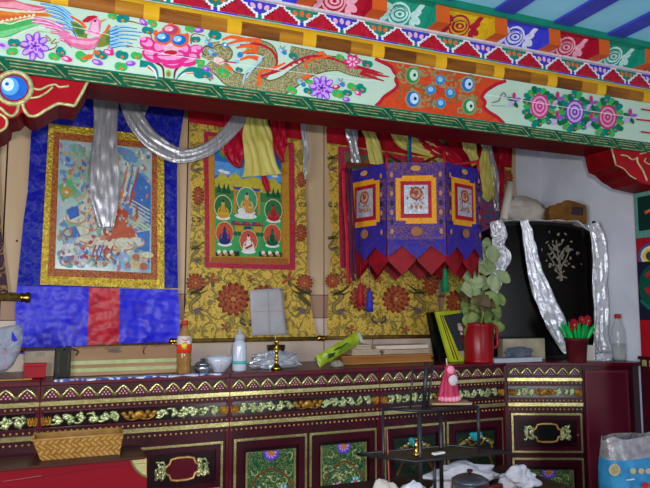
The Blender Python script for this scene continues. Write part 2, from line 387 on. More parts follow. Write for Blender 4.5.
# dragon, in pixels
P.k = .0006
P.tf = None
def drag(pts, w, w2=None):
    P.line(pts, w*1.16, DOLV, None if w2 is None else w2*1.2, 7); P.line(pts, w, m_scale, w2, 7)
m_scale = mat('dragon_gold', (190, 178, 120), (96, 86, 48), 200, .45, metal=.15)
drag([(212, 62), (222, 70), (230, 78), (243, 82), (255, 78), (264, 69), (270, 60), (268, 51), (258, 47), (246, 47)], 15, 12)
drag([(204, 58), (210, 48), (220, 46)], 5, 8)
drag([(216, 62), (206, 70), (212, 80)], 6, 4)
drag([(252, 82), (268, 89), (284, 85), (298, 75), (312, 67), (328, 62)], 16, 15)
drag([(322, 64), (338, 64), (352, 70), (366, 74), (377, 76)], 15, 5)
drag([(290, 51), (304, 54), (318, 57), (328, 62)], 9, 9)
P.line([(240, 46), (258, 44), (272, 51), (277, 62), (272, 72)], 3, CRIM, 2)
P.line([(258, 77), (280, 70), (298, 60), (316, 56), (336, 60), (352, 66)], 3, CRIM, 2)
for i in range(12):
    t = i/11; x = 288+t*66; y = 66-9*sin(t*PI)+t*3; P.poly([(x, y), (x+3, y-4), (x+5, y+.5)], CRIM)
for pts in ([(356, 67), (370, 70), (383, 74)], [(360, 73), (374, 78), (384, 81)], [(362, 70), (378, 75), (389, 77)]): P.line(pts, 4, CRIM, 1)
P.line([(258, 80), (261, 72), (272, 69), (285, 63)], 3.5, ORG_, 2); P.line([(258, 86), (260, 78)], 4, ORG_); P.line([(306, 68), (308, 61), (330, 56)], 3.5, ORG_, 2)
# head + mane
P.ell(222, 53, 11, 9, DOLV, .2); P.ell(222, 53, 10, 8, m_scale, .2); P.ell(214, 57, 8, 5, m_scale, -.3)
for pts in ([(222, 40), (232, 37), (244, 40)], [(228, 44), (244, 40), (261, 41)], [(236, 48), (248, 46), (258, 48)], [(240, 54), (250, 51), (258, 52)], [(240, 60), (250, 57), (258, 59)]): P.line(pts, 2, ORG_, 5)
for pts in ([(226, 46), (240, 44), (250, 43)], [(236, 57), (248, 55), (256, 55)], [(243, 84), (246, 72), (256, 64), (264, 56)], [(246, 78), (252, 70), (262, 60)]): P.line(pts, 1.6, (170, 205, 225), 1)
P.ell(225, 45, 3.4, 2.2, BLU, .4); P.ell(225, 45, 1.4, 1.2, WHT); P.ell(240, 55, 3, 3, BLU); P.ell(236, 62, 3.5, 2, LBLU)
P.ell(219, 61, 6, 3.5, (240, 200, 190), .3); P.ell(229, 68, 4, 2, ORG_, .5); P.line([(214, 50), (206, 46), (202, 52), (206, 56)], 1.8, (90, 70, 40), 1)
P.line([(219, 63), (226, 62), (236, 63)], 1.4, CRIM)
for x, y in ((282, 50), (301, 82), (208, 42), (212, 52), (340, 82)): # claws
    P.ell(x, y, 4.2, 3, LBLU, .5); P.ell(x+2, y+2.5, 3, 2.2, BLU, .8); P.ell(x, y, 1.5, 1.2, WHT)
    for k in range(3): P.line([(x, y), (x+cos(k*1.1-2)*5, y+sin(k*1.1-2)*5)], 1.6, OLV, .6)
P.line([(318, 54), (324, 53)], 4, ORG_); P.line([(302, 78), (310, 76)], 4, ORG_)
P.k = .0006
lotus(P, 321.5, 88, 13, (140, 60, 196), (204, 156, 236), (90, 20, 130))
for x, y, r, c, ro in ((293, 56.5, 4.5, TEAL, .5), (292, 90.5, 5, GRN, .6), (308, 91, 4.5, TEAL, .3), (309, 82, 3.5, GRN, .3), (214, 35, 5.5, TEAL, 0), (223, 73, 5.5, GRN, .6), (239, 70, 3.5, TEAL, .3), (340, 57.5, 4, GRN, .6), (367, 64, 5, TEAL, .2), (338, 93.8, 6, GRN, .3), (347, 93, 4.5, TEAL, .2), (352, 87, 5, GRN, .5), (361, 88.5, 5.2, TEAL, .8), (205, 75, 5, TEAL, 0), (200, 62, 4.5, GRN, .4)): P.leaf(x, y, r, c, ro)
for x, y, c, c2, ro in ((346, 99.5, PUR, LPUR, .2), (357.5, 93, HPK, LPK, .6), (206, 69, PUR, LPUR, .3), (336, 87, (190, 30, 80), LPK, 0)):
    P.ell(x, y, 4, 2.3, c, ro); P.ell(x-.8, y-.5, 2, 1.2, c2, ro)
for i in range(6):
    a = i*1.05; P.ell(352+cos(a)*4.2, 62+sin(a)*4, 4.2, 2.3, (226, 50, 130), a); P.ell(352+cos(a)*3.4, 62+sin(a)*3.2, 2.2, 1.1, LPK, a)
P.line([(340, 50), (350, 55), (366, 63)], 1, (120, 40, 40))
P.k = .0006
# orange cartouche between the two cream fields
P.poly([(374, 58.6), (384, 63), (391, 67), (394, 72), (397, 76), (395.6, 80), (397.5, 85), (395, 89), (391, 92), (384, 97), (380, 102), (375, 106.3), (505, 124.0), (497, 117), (489, 112), (484, 107), (485, 102), (482, 97), (486, 91), (492, 87), (497, 84), (505, 80.6)], (212, 72, 28))
for e in ([(375, 58.8), (384, 63), (391, 67), (394, 72), (397, 76), (395.6, 80), (397.5, 85), (395, 89), (391, 92), (384, 97), (380, 102), (375.5, 106)], [(506, 80.8), (497, 84), (492, 87), (486, 91), (482, 97), (485, 102), (484, 107), (489, 112), (497, 117), (504, 123.6)]):
    P.line(e, 3.4, CRIM)
random.seed(4)
for i in range(90):
    x = 398+random.random()*82; y = 64+(x-400)*.155+random.random()*38; a = random.random()*6.3; r = 2+random.random()*2.5
    P.line([(x+cos(a+t*1.5)*r*(1-t*.14), y+sin(a+t*1.5)*r*(1-t*.14)) for t in range(4)], 2.3, OLV if i % 3 else (120, 106, 60), 1, 3); P.k -= P.step*.9
P.k += P.step
for x, y, rx, ry, c, c2 in ((412.5, 75.5, 6.2, 7.6, (40, 140, 70), (200, 226, 200)), (413, 99, 6.4, 7.6, (30, 110, 190), (190, 220, 240)), (467.5, 84.5, 5.8, 7, (30, 110, 190), (190, 220, 240)), (468.8, 106.5, 5.8, 7.2, (40, 140, 70), (200, 226, 200))):
    P.ell(x, y, rx+1.8, ry+1.8, OLV); P.ell(x, y, rx, ry, c); P.ell(x+1.2, y-.4, rx*.68, ry*.74, c2); P.ell(x+2, y-.3, 1.5, 1.8, (30, 50, 80))
for x, y in ((440, 80), (430.5, 90), (450, 93), (440.5, 103.5)):
    P.ell(x, y, 5.4, 5.6, OLV); P.ell(x, y, 4.6, 4.8, BLU); P.ell(x, y-.6, 2.6, 2.8, LBLU)
P.ell(440.5, 91.5, 4, 4, (200, 60, 40))
P.k = .0006
# right field: three roundel blossoms with foliage
random.seed(9)
for cx, cy in ((539, 106.5), (574, 112.3), (606.8, 117.3)):
    for i in range(20):
        a = 2*PI*i/20; rr_ = .92+.3*random.random(); x, y = cx+cos(a)*12.4*rr_, cy+sin(a)*15*rr_
        P.leaf(x, y, 4.0, (TEAL, GRN, (0, 110, 70))[i % 3], a, (230, 100, 40) if i % 2 else None)
for cx, cy, c1, c2 in ((539, 106.5, (206, 40, 120), (238, 150, 190)), (574, 112.3, (120, 50, 160), (206, 170, 226)), (606.8, 117.3, (190, 36, 90), (232, 140, 176))):
    P.ell(cx, cy, 9.4, 12.2, c1, 0, 20); P.ell(cx, cy, 8, 10.4, c2, 0, 20); P.ell(cx, cy, 6, 7.8, c1, 0, 18); P.ell(cx, cy, 4.6, 6, c2, 0, 16); P.ell(cx, cy, 2.8, 3.6, c1, 0, 12); P.ell(cx, cy, 1.2, 1.6, c2, 0, 8)
for cx, cy in ((513, 101), (556.5, 100), (590, 104), (629, 117), (556, 119), (590, 121)):
    for i in range(5):
        a = i*1.26-1.5; P.ell(cx+cos(a)*3.6, cy+sin(a)*4.4, 4.0, 1.9, ((206, 40, 120), (150, 90, 200), (0, 100, 60), (206, 170, 226), (30, 110, 70))[i], a, 8)
P.line([(491, 103), (498, 101), (500, 96), (503, 93), (505, 97), (501, 98)], .9, (110, 70, 90)); P.line([(490, 106), (505, 106.5)], .7, (150, 160, 140))
for y in (109.5, 119.5, 132): P.line([(640-(119.5 == y)*5, y), (668, y+4)], 1.6, CRIM, sm=False)
P.line([(70, 27), (110, 36), (150, 52), (260, 68), (330, 77), (380, 82)], .5, (230, 240, 235)); P.line([(484, 95), (580, 110), (640, 119)], .6, (232, 240, 236))
b.build('picture_panel', beam)
# ---- ochre roll with brown carved lozenges (rounded moulding)
b = B(); prof = [(YF+.002, zD)] + [(YF-.017*sin(PI*t/8), zD+(zE-zD)*(.5-.5*cos(PI*t/8))) for t in range(1, 8)] + [(YF+.002, zE)]
cuts = [at(px, py, YF-.02).x for px, py in ((152, 14), (242, 27), (313, 40), (384, 51), (446, 62), (503, 73), (557, 81), (607, 88))]
stp = (cuts[-1]-cuts[1])/6
segs = []
x = cuts[1]-stp*12
while x < XR:
    segs.append((x, x+stp*.5, 0)); segs.append((x+stp*.5, x+stp*.82, 1)); segs.append((x+stp*.82, x+stp, -1)); x += stp
m_brn2 = mat('brown_fade', (186, 126, 28), (140, 86, 20), 8, .45, stretch=(.3, 1, 3))
for x0, x1, q in segs:
    br = q >= 0
    x0, x1 = max(x0, XL), min(x1, XR)
    if x1-x0 < .002: continue
    for i in range(len(prof)-1):
        (ya, za), (yb, zb) = prof[i], prof[i+1]
        b.poly([(x0, ya, za), (x1, ya, za), (x1, yb, zb), (x0, yb, zb)], (m_brn2 if q > 0 else m_brn) if br and i < 5 else m_yel)
    if q == 0:
        Q = Paint(b, lambda a, z: (a, YF-.0178, z)); zm = zD+(zE-zD)*.42
        Q.line([(x0+.012+.009*cos(t*.9)*(1-t*.08), zm+.012*sin(t*.9)*(1-t*.08)) for t in range(10)] , .0022, (74, 40, 12), .0012, 2); Q.line([(x0+.022, zm+.012), (x0+.05, zm+.004), (x0+.08, zm+.01), (x0+.16, zm+.006)], .002, (88, 48, 14), .001)
b.build('ochre_roll', beam)
# ---- stepped zigzag frieze
b = B(); YZ = YF-.006
b.bx(XL, XR, YZ, YF+.1, zE, zF-.006, flat((236, 236, 244)))
m_zr = mat('zig_red', (190, 26, 50), (160, 14, 36), 50, .5); m_zb = mat('zig_blue', (64, 60, 196), None, 20); m_zg = mat('zig_green', (30, 130, 106), None, 20)
P = Paint(b, lambda x, z: (x, YZ, z), step=.00005)
px0 = at(281-20, 25, YZ).x; pst = (at(601, 80, YZ).x-at(281, 22, YZ).x)
xa = at(281, 22, YZ).x; xb = at(398, 45, YZ).x; pst = (xb-xa)/3
x = xa-pst*int((xa-XL)/pst-1); i = int((x-xa)/pst+.5)
hz = zF-.006-zE
while x < XR-pst*.6:
    if x > XL+pst*.6:
        P.k = .0006
        P.poly([(x, zE+.001), (x+pst, zE+.001), (x+pst, zE+hz*.28), (x, zE+hz*.28)], m_zb if i % 2 else m_zg)
        P.poly([(x+pst*.04, zF-.007), (x+pst*.96, zF-.007), (x+pst*.5, zE+hz*.26)], m_zg if i % 2 else m_zb)
        c = (228, 110, 50) if i % 2 else (238, 180, 200)
        for t in (-1, 0, 1): P.ell(x+pst*.5+t*pst*.16, zE+hz*(.74-.03*abs(t)), pst*.055, hz*.17, c, -t*.7, 10)
        for t in range(4):   # stepped white then red pyramid
            w, w0 = (.455-.118*t)*pst, (.40-.112*t)*pst; z0, z1 = zE+hz*(.10+.205*t), zE+hz*(.10+.205*(t+1))
            P.k = .0012; P.poly([(x-w, z0), (x+w, z0), (x+w, min(z1+hz*.09, zF-.007)), (x-w, min(z1+hz*.09, zF-.007))], flat((240, 240, 246)))
            P.k = .0018; P.poly([(x-w0, z0), (x+w0, z0), (x+w0, z1), (x-w0, z1)], m_zr)
    x += pst; i += 1
b.build('zigzag_frieze', beam)
b = B(); b.bx(XL, XR, YF-.02, YF+.1, zF-.006, zF+.004, flat((216, 208, 214))); b.build('ledge', beam)
# ---- recess panels, rafter ends
cols = [((30, 150, 124), (196, 234, 228)), ((214, 176, 30), (170, 24, 50)), ((66, 68, 206), (222, 222, 246)), ((176, 18, 48), (240, 170, 190))]
YR = 2.2; RW, RS = .068, .3035; rx0 = 1.414; zt = zG
def recess(b, x0, x1, ci):
    c, fl = cols[ci]; c = flat(c); f = flat(fl)
    YS = YR+.028; sl = (YS-YF)/(zt-zF-.004); b.prism([(x0, YF, zF+.004), (x0, YS, zt), (x0, YF+.03, zt), (x0, YF+.03, zF+.004)], (x1-x0, 0, 0), c); b.bx(x0, x1, YR+.002, YF+.02, zt, zt+.01, c)
    P = Paint(b, lambda x, z: (x, YF+sl*(z-zF-.004), z), (0, -.74, -.67)); cx = (x0+x1)/2+.004; cz = (zF+zt)/2; 
    P.ell(cx-.03, cz, .056, .036, f, -.1); P.ell(cx-.03, cz, .048, .029, c, -.1); P.ell(cx-.028, cz, .041, .023, f); P.ell(cx-.026, cz, .030, .015, c); P.ell(cx-.026, cz, .023, .010, f); P.ell(cx-.026, cz, .009, .005, c)
    for k in range(4): P.ell(cx+.047+.010*(k % 2), cz-.028+.019*k, .026, .0115, f, (k-1.5)*.55)
    for k in range(3): P.ell(cx-.094+.004*k, cz-.022+.020*k, .020, .0095, f, .5-.4*k); 
    P.line([(cx-.06, cz+.01), (cx-.03, cz+.022), (cx, cz+.012)], .003, c)
m_or = mat('joist_orange', (222, 100, 32), (206, 88, 26), 10, .5)
n0 = -3
for i in range(n0, 7):
    xa = rx0+i*RS
    if xa < XL: continue
    if xa+RW < XR and i > -3:
        r = thing('joist_end', 'square orange-faced joist end above zigzag frieze, %s' % ({0: 'left of the yellow flower panel', 1: 'between yellow and blue flower panels', 2: 'between blue and crimson flower panels', 3: 'right of the crimson flower panel', -1: 'left of the teal flower panel', -2: 'between blue and pink-red panels near top edge'}.get(i, 'towards the unseen left')), 'joist', (xa+RW/2, YR, zF+.004), 'joist ends over the beam')
        c = B(); lc, rc = flat(cols[(i) % 4][0]), flat(cols[(i+1) % 4][0])
        y0, y1, z0, z1, x0, x1 = YR, YF, zF+.0045, zt-.001, xa, xa+RW
        c.poly([(x0, y0, z0), (x1, y0, z0), (x1, y0, z1), (x0, y0, z1)], m_or); c.poly([(x0, y0, z0), (x0, y1, z0), (x1, y1, z0), (x1, y0, z0)], m_or)
        c.poly([(x0, y0, z0), (x0, y0, z1), (x0, y1, z1), (x0, y1, z0)], lc); c.poly([(x1, y0, z0), (x1, y1, z0), (x1, y1, z1), (x1, y0, z1)], rc); c.poly([(x0, y0, z1), (x1, y0, z1), (x1, y1, z1), (x0, y1, z1)], m_or)
        c.build('joist_face', r)
    c = B(); recess(c, xa+RW, min(xa+RS, XR), (i+1) % 4); c.build('flower_panel', beam)
b = B(); b.bx(XL, XR, YR-.012, YR+.03, zG, ZC-.001, mat('teal_moulding', (24, 130, 104), (20, 120, 94), 10, .5)); b.build('teal_moulding', beam)
# ================================================================== corbels and pillar
def corbel(name, label, pts, gold, extra=None):
    r = thing(name, label, 'corbel', (at(*pts[0], YF).x, (YF+YB)/2, zA-.2))
    b = B(); o = [at(x, y, YF+.004) for x, y in pts]
    for p in o: p.z = min(p.z, zA-.001)
    b.prism(o, (0, YB-YF-.008, 0), m_bred, mat('corbel_edge', (128, 14, 20), (100, 9, 14), 12, .5, spec=.05)); b.build('bracket_body', r)
    b = B(); P = Paint(b, lambda x, y: at(x, y, YF+.004), step=.00004)
    for g, w in gold: 
        pp = smooth_path([(x, y, 0) for x, y in g], 6) if len(g) > 2 else [Vector((*q, 0)) for q in g]
        b.tube([at(q.x, q.y, YF+.002) for q in pp], w*mpp(at(*g[0], YF))/2, m_goldp, 6)
    if extra: extra(P, b)
    b.build('gold_relief', r); return r
def jewel(P, b):
    c = at(14, 88, YF+.004); m = mpp(c)
    b.lathe((0, 0, 0), [(0, 0)], m_goldp, 3) if False else None
    for k in range(28):
        a = 2*PI*k/28
    b.tube([at(14+17.5*cos(2*PI*k/28), 88+16*sin(2*PI*k/28), YF+.001) for k in range(29)], 2.6*m, m_goldp, 6, False)
    P.ell(14, 88, 13.4, 12, flat((24, 96, 190)), 0, 24); P.ell(10, 86.5, 9, 9, flat((90, 160, 220)), 0, 18); P.ell(8, 84.5, 6, 6.5, flat((206, 226, 244)), 0, 16); P.ell(7, 84, 2, 1.8, flat((20, 80, 180)), 0, 10)
corbel('carved_corbel', 'red cloud-shaped corbel with gold rim and blue jewel under beam, at upper left', [(88.5, 78), (86, 88), (74.5, 107), (66, 105), (57.5, 104.5), (50, 108), (43, 113), (35, 116.5), (28, 116.5), (22, 112), (17, 117), (8, 119), (7, 127), (0, 133), (-14, 138), (-40, 150), (-110, 170), (-110, 60), (0, 66)],
       [([(88, 81), (82, 93), (74.5, 106)], 3.2), ([(74.5, 106), (66, 104.5), (57.5, 104), (46, 110), (37, 115.5), (29, 115.5), (24, 109), (22.5, 104), (19, 104), (17, 112), (12, 116), (6, 113), (0, 108), (-12, 104)], 3.4), ([(-6, 112), (3, 116), (7, 121), (5, 128), (-4, 133), (-20, 140)], 3),
        ([(32, 88), (40, 89.5), (48, 86), (55, 84.5), (60, 87), (69, 86)], 2.6), ([(30, 98), (38, 97), (46, 93), (53, 87)], 2.4)], jewel)
def rjewel(P, b):
    pass
corbel('carved_corbel', 'stepped red corbel with gold tendrils under right end of beam', [(611, 143), (611.5, 148), (616, 166), (622, 168.5), (630, 176), (636, 179.5), (641, 183), (648, 184.5), (662, 188), (700, 194), (700, 150)],
       [([(611.3, 148), (616, 165.5)], 1.8), ([(617, 165.5), (624, 169), (630, 175.5), (636, 179)], 1.4), ([(621, 155), (627, 156), (632, 159.5), (637, 158)], 1.6), ([(637, 157), (638, 163), (643, 171), (647, 181)], 2), ([(640, 154), (650, 152), (660, 156), (655, 165), (645, 162), (646, 158)], 1.6)], rjewel)
CX = 2.83
pil = thing('painted_pillar', 'square painted pillar below the right corbel with cloud and scroll panels', 'pillar', (CX+.11, 2.41, 0))
zcap = atx(640, 196, CX).z
def pz(y): return atx(640, y, CX).z
m_pil = mat('pillar_red', (176, 20, 36), (160, 14, 28), 8, .4)
b = B(); b.bx(CX, CX+.2, 2.31, 2.488, 0, zcap+.1, m_pil); 
P = Paint(b, lambda x, y: atx(x, y, CX), (-1, 0, 0), step=.0001)
def band(y0, y1, c, x0=2.312, x1=2.486):
    z0, z1 = pz(y1), pz(y0); b.poly([(CX-P.k, yy, zz) for yy, zz in ((x0, z0), (x1, z0), (x1, z1), (x0, z1))], flat(c)); P.k += P.step
band(190, 238, (96, 150, 138)); band(197, 231, (8, 48, 44), 2.325, 2.465)
P.line([(645, 213), (652, 210), (660, 213)], 3, (230, 90, 40)); 
band(238, 262, (170, 20, 40)); 
for k, c in enumerate(((60, 90, 150), (236, 220, 190), (240, 196, 60), (20, 80, 70))): P.ell(652, 256, 14-2.6*k, 13-2.6*k, c)
band(262, 320, (24, 28, 54)); 
P.ell(654, 286, 15, 22, (16, 80, 64)); P.line([(646, 276), (654, 272), (660, 280), (654, 294), (646, 288)], 4, (190, 30, 40)); P.line([(641, 300), (650, 308), (660, 306)], 3, (20, 110, 90))
b.build('shaft', pil)
b = B(); zt_ = atx(640, 356, CX).z; b.bx(CX-.008, CX+.22, 2.3, 2.505, zt_-.018, zt_, mat('dark_maroon', (70, 12, 26), (54, 8, 20), 8, .35)); b.bx(CX-.003, CX+.21, 2.305, 2.495, 0, zt_-.018, mat('dark_maroon', (70, 12, 26)))
for k in range(4): b.bx(CX-.007, CX+.21, 2.32+k*.045, 2.345+k*.045, zt_-.05, zt_-.018, m_goldp)
b.build('pedestal', pil)
# ================================================================== hanging scrolls
TY = 3.465
def wav(x, z): return .0035*sin(9*x+2.5*sin(3.1*z))+.002*sin(21*x+4*z)+.0015*sin(13*z+5*x)
def flatwall(px, py, off): return at(px, py, TY-off)
def lerp2(pts, v):
    n = len(pts)-1; k = min(int(v*n), n-1); t = v*n-k
    return (pts[k][0]+(pts[k+1][0]-pts[k][0])*t, pts[k][1]+(pts[k+1][1]-pts[k][1])*t)
def onwall(px, py, off=0):
    p = at(px, py, TY-off); p.y += wav(p.x, p.z); return p
def cloth(name, parent, left, right, off, m, nu=26, nv=40, mfun=None):
    b = B()
    def fn(u, v):
        a, c = lerp2(left, v), lerp2(right, v); return onwall(a[0]+(c[0]-a[0])*u, a[1]+(c[1]-a[1])*u, off)
    b.sheet(fn, nu, nv, m, True, mfun); return b.build(name, parent)
def ring(name, parent, q0, q1, off, m, n=24):
    """flat border between outer quad q0 and inner quad q1 (TL, TR, BR, BL)"""
    b = B()
    for k in range(4):
        a0, a1, c0, c1 = q0[k], q0[(k+1) % 4], q1[k], q1[(k+1) % 4]
        def fn(u, v): 
            p = (a0[0]+(a1[0]-a0[0])*u, a0[1]+(a1[1]-a0[1])*u); q = (c0[0]+(c1[0]-c0[0])*u, c0[1]+(c1[1]-c0[1])*u)
            return onwall(p[0]+(q[0]-p[0])*v, p[1]+(q[1]-p[1])*v, off)
        b.sheet(fn, n, 3, m, True)
    return b.build(name, parent)
def quadmap(q):
    def f(u, v):
        a = (q[0][0]+(q[1][0]-q[0][0])*u, q[0][1]+(q[1][1]-q[0][1])*u); c = (q[3][0]+(q[2][0]-q[3][0])*u, q[3][1]+(q[2][1]-q[3][1])*u)
        return (a[0]+(c[0]-a[0])*v, a[1]+(c[1]-a[1])*v)
    return f
m_bluesilk = brocade('blue_silk', (36, 36, 224), [((60, 44, 180), 9, .95)], 14, .36, bump=1, bsc=7, bd=.035)
m_bluedark = brocade('blue_damask', (26, 28, 165), [((50, 70, 150), 16, .9)], 20, .42, bump=1, bsc=10, bd=.04)
m_redsilk = brocade('red_silk', (196, 8, 40), [((150, 10, 40), 10, .93)], 14, .36, bump=1, bsc=7, bd=.035)
m_goldbro = mat('gold_lame', (216, 186, 56), (168, 136, 30), 60, .3, metal=.45, bump=.8, bscale=90)
m_redbro = brocade('red_gold_brocade', (150, 26, 40), [((190, 140, 60), 60, .35)], 50, .4, bump=.5)
m_glass = mat('print_gloss', (200, 220, 210), None, 5, .12)
m_brass = mat('brass', (214, 170, 70), (190, 140, 50), 12, .22, metal=1)
m_wood = mat('pale_wood', (180, 144, 110), (154, 118, 86), 6, .6, stretch=(.25, 1, 2))
m_wood2 = mat('honey_wood', (184, 128, 70), (156, 100, 50), 6, .5, stretch=(.25, 1, 3))
m_yb = brocade('yellow_brocade', (218, 182, 76), [((134, 118, 60), 13, .34), ((170, 136, 50), 30, .7), ((214, 182, 90), 19, .93)], 16, .4, bump=.45)
m_yb2 = m_yb
# ---- blue thangka
bt = thing('thangka', 'blue silk hanging scroll with gold border and pale cloud-filled painting, at the left', 'hanging scroll', at(100, 345, TY))
cloth('mounting_cloth', bt, [(54, 70), (38, 100), (31, 134), (27.7, 192), (23.5, 220), (16.6, 288)], [(186, 80), (185, 108), (180, 140), (177, 170), (177, 220), (178, 288)], .0, m_bluedark)
cloth('lower_panel', bt, [(16.6, 286), (15, 310), (16, 330), (18, 354)], [(89, 287.5), (88.6, 310), (88, 330), (87, 353)], .004, m_bluesilk, 16, 16)
cloth('lower_panel', bt, [(119.6, 288.5), (119.4, 310), (119, 330), (119, 353)], [(178, 289.5), (179.5, 310), (180, 330), (180.5, 345)], .004, m_bluesilk, 16, 16)
dp = cloth('door_panel', bt, [(89, 287.5), (88.6, 310), (88, 330), (87, 353)], [(119.7, 288.8), (119.5, 310), (119, 330), (119, 353)], .005, m_redsilk, 12, 16); dp['label'] = 'crimson silk centre panel'
qo = [(48.6, 123), (164, 137), (164.5, 289), (40, 284.5)]; qr = [(54, 131.5), (157, 144), (157.5, 280), (47.5, 276)]; qp = [(59.4, 139.5), (152, 149), (151, 273), (55, 268.5)]
ring('gold_border', bt, qo, qr, .012, m_goldbro); ring('red_border', bt, qr, qp, .014, m_redbro)
m_pbg = mat('painting_pale', (176, 206, 200), (150, 186, 196), 9, .25, lo=.4, hi=.6)
pn = B(); f = quadmap(qp)
pn.sheet(lambda u, v: flatwall(*f(u, v), .019), 4, 4, m_pbg)
P = Paint(pn, lambda x, y: flatwall(x, y, .0192), tf=lambda u, v: f(u, v), step=.000015)
random.seed(21)
def rc(*cs): return random.choice(cs)
for i in range(90):
    u, v = random.random(), random.random(); s = .02+random.random()*.055
    c = rc((150, 200, 170), (130, 190, 180), (196, 220, 216), (110, 160, 210), (214, 208, 214), (160, 190, 220), (190, 200, 180))
    u = min(max(u, s*1.6), 1-s*1.6); v = min(max(v, s), 1-s); P.ell(u, v, s*1.5, s*.7, c, random.random()*.6)
for i in range(260):
    u, v = .02+.96*random.random(), .02+.96*random.random(); s = .006+random.random()*.016
    P.ell(u, v, s*1.5, s, rc((214, 220, 214), (120, 170, 200), (206, 170, 150), (150, 190, 150), (226, 226, 216), (180, 140, 160), (90, 130, 190)), random.random()*3, 8)
P.poly([(.86, .2), (.99, .3), (.99, .62), (.74, .42)], (70, 120, 200))   # blue field of rays
for t in range(8): P.line([(.62+.02*t, .36+.035*t), (.98, .50+.03*t)], .008, (214, 210, 170), .012, sm=False)
for t, c in enumerate(((214, 120, 90), (226, 220, 200), (80, 120, 200), (226, 220, 200), (180, 80, 80))): P.line([(.74+.03*t, .16), (.60+.03*t, .62)], .014, c, .02, sm=False)
for pts in ([(.1, .3), (.2, .2), (.34, .24), (.3, .4), (.2, .46)], [(.02, .12), (.14, .1), (.2, .18), (.1, .3)], [(.3, .1), (.4, .16), (.34, .3)]): P.line(pts, .022, (196, 190, 140), .03)
P.poly([(.0, .36), (.14, .3), (.2, .4), (.06, .48)], (110, 184, 130)); P.ell(.1, .4, .06, .04, (206, 160, 70))
def cloudrow(pts, c=(222, 222, 200)):
    for u, v, r in pts: P.ell(u, v, r*1.35, r*.62, (206, 150, 110)); P.ell(u, v-.004, r*1.22, r*.5, c)
cloudrow([(.2, .6, .08), (.3, .52, .06), (.34, .66, .07), (.26, .7, .07), (.9, .7, .06), (.62, .46, .05)])
P.poly([(.1, .54), (.22, .5), (.24, .58), (.14, .62)], (70, 120, 200)); P.poly([(.1, .7), (.2, .66), (.26, .74), (.12, .76)], (80, 130, 205)); P.poly([(.72, .7), (.98, .66), (.98, .84), (.8, .8)], (80, 130, 205))
for i in range(44):   # crowd of orange and red robed figures round the centre
    u, v = random.gauss(.56, .11), random.gauss(.58, .1)
    if .3 < u < .82 and .34 < v < .76:
        c = rc((206, 110, 80), (190, 80, 60), (214, 140, 100), (96, 140, 200), (222, 200, 180), (170, 70, 70)); P.ell(u, v, .03+.02*random.random(), .035, c); P.ell(u, v-.03, .012, .012, (226, 190, 160))
P.poly([(.58, .74), (.6, .62), (.66, .56), (.74, .6), (.82, .66), (.84, .74)], (200, 104, 74))
P.ell(.55, .44, .05, .06, (206, 110, 84)); P.ell(.55, .40, .022, .02, (230, 200, 170))
cloudrow([(.4, .78, .08), (.5, .8, .08), (.6, .79, .08), (.72, .78, .09), (.84, .76, .07), (.32, .76, .06), (.96, .86, .05)])
for i in range(60):
    u, v = .04+random.random()*.52, .8+random.random()*.17
    P.ell(u, v, .016, .014, rc((200, 110, 100), (214, 214, 220), (120, 110, 190), (226, 200, 190), (190, 80, 90), (240, 236, 240)), random.random())
for u, v, s, c in ((.84, .92, .07, (214, 200, 150)), (.84, .88, .04, (200, 120, 90)), (.84, .83, .025, (110, 150, 200)), (.76, .95, .03, (206, 130, 100)), (.92, .95, .04, (200, 110, 90)), (.12, .72, .05, (140, 120, 100)), (.12, .72, .035, (190, 196, 180)), (.52, .94, .015, (206, 150, 100))): P.ell(u, v, s, s*.75, c)
for u in (.42, .46, .5, .54, .6): P.line([(u, .8), (u-.03, .88), (u+.02, .92)], .02, rc((190, 90, 70), (80, 120, 190), (110, 60, 80)), .01)
for i in range(170):
    u, v = .03+.94*random.random(), .03+.94*random.random(); s = .006+random.random()*.012
    P.ell(u, v, s*1.6, s, rc((226, 226, 214), (206, 130, 110), (150, 190, 200), (120, 150, 200), (190, 90, 80), (214, 200, 150)), random.random()*3, 7)
pn.build('painting', bt)
def scroll_rod(parent, a, c, r=.012):
    b = B(); p, q = at(*a, TY), at(*c, TY); b.tube([p, q], r, mat('rod_cloth', (120, 96, 40), (90, 66, 24), 40, .5), 10); ro = b.build('scroll_rod', parent)
    d = (q-p).normalized()
    for e, s in ((p, -1), (q, 1)):
        b = B(); b.tube([e, e+d*s*.012, e+d*s*.016, e+d*s*.03, e+d*s*.045, e+d*s*.05], [r*1.2, r*1.35, r*.9, r*1.5, r*1.3, r*.3], m_brass, 12); b.build('rod_knob', parent)
scroll_rod(bt, (22, 350), (171, 344))
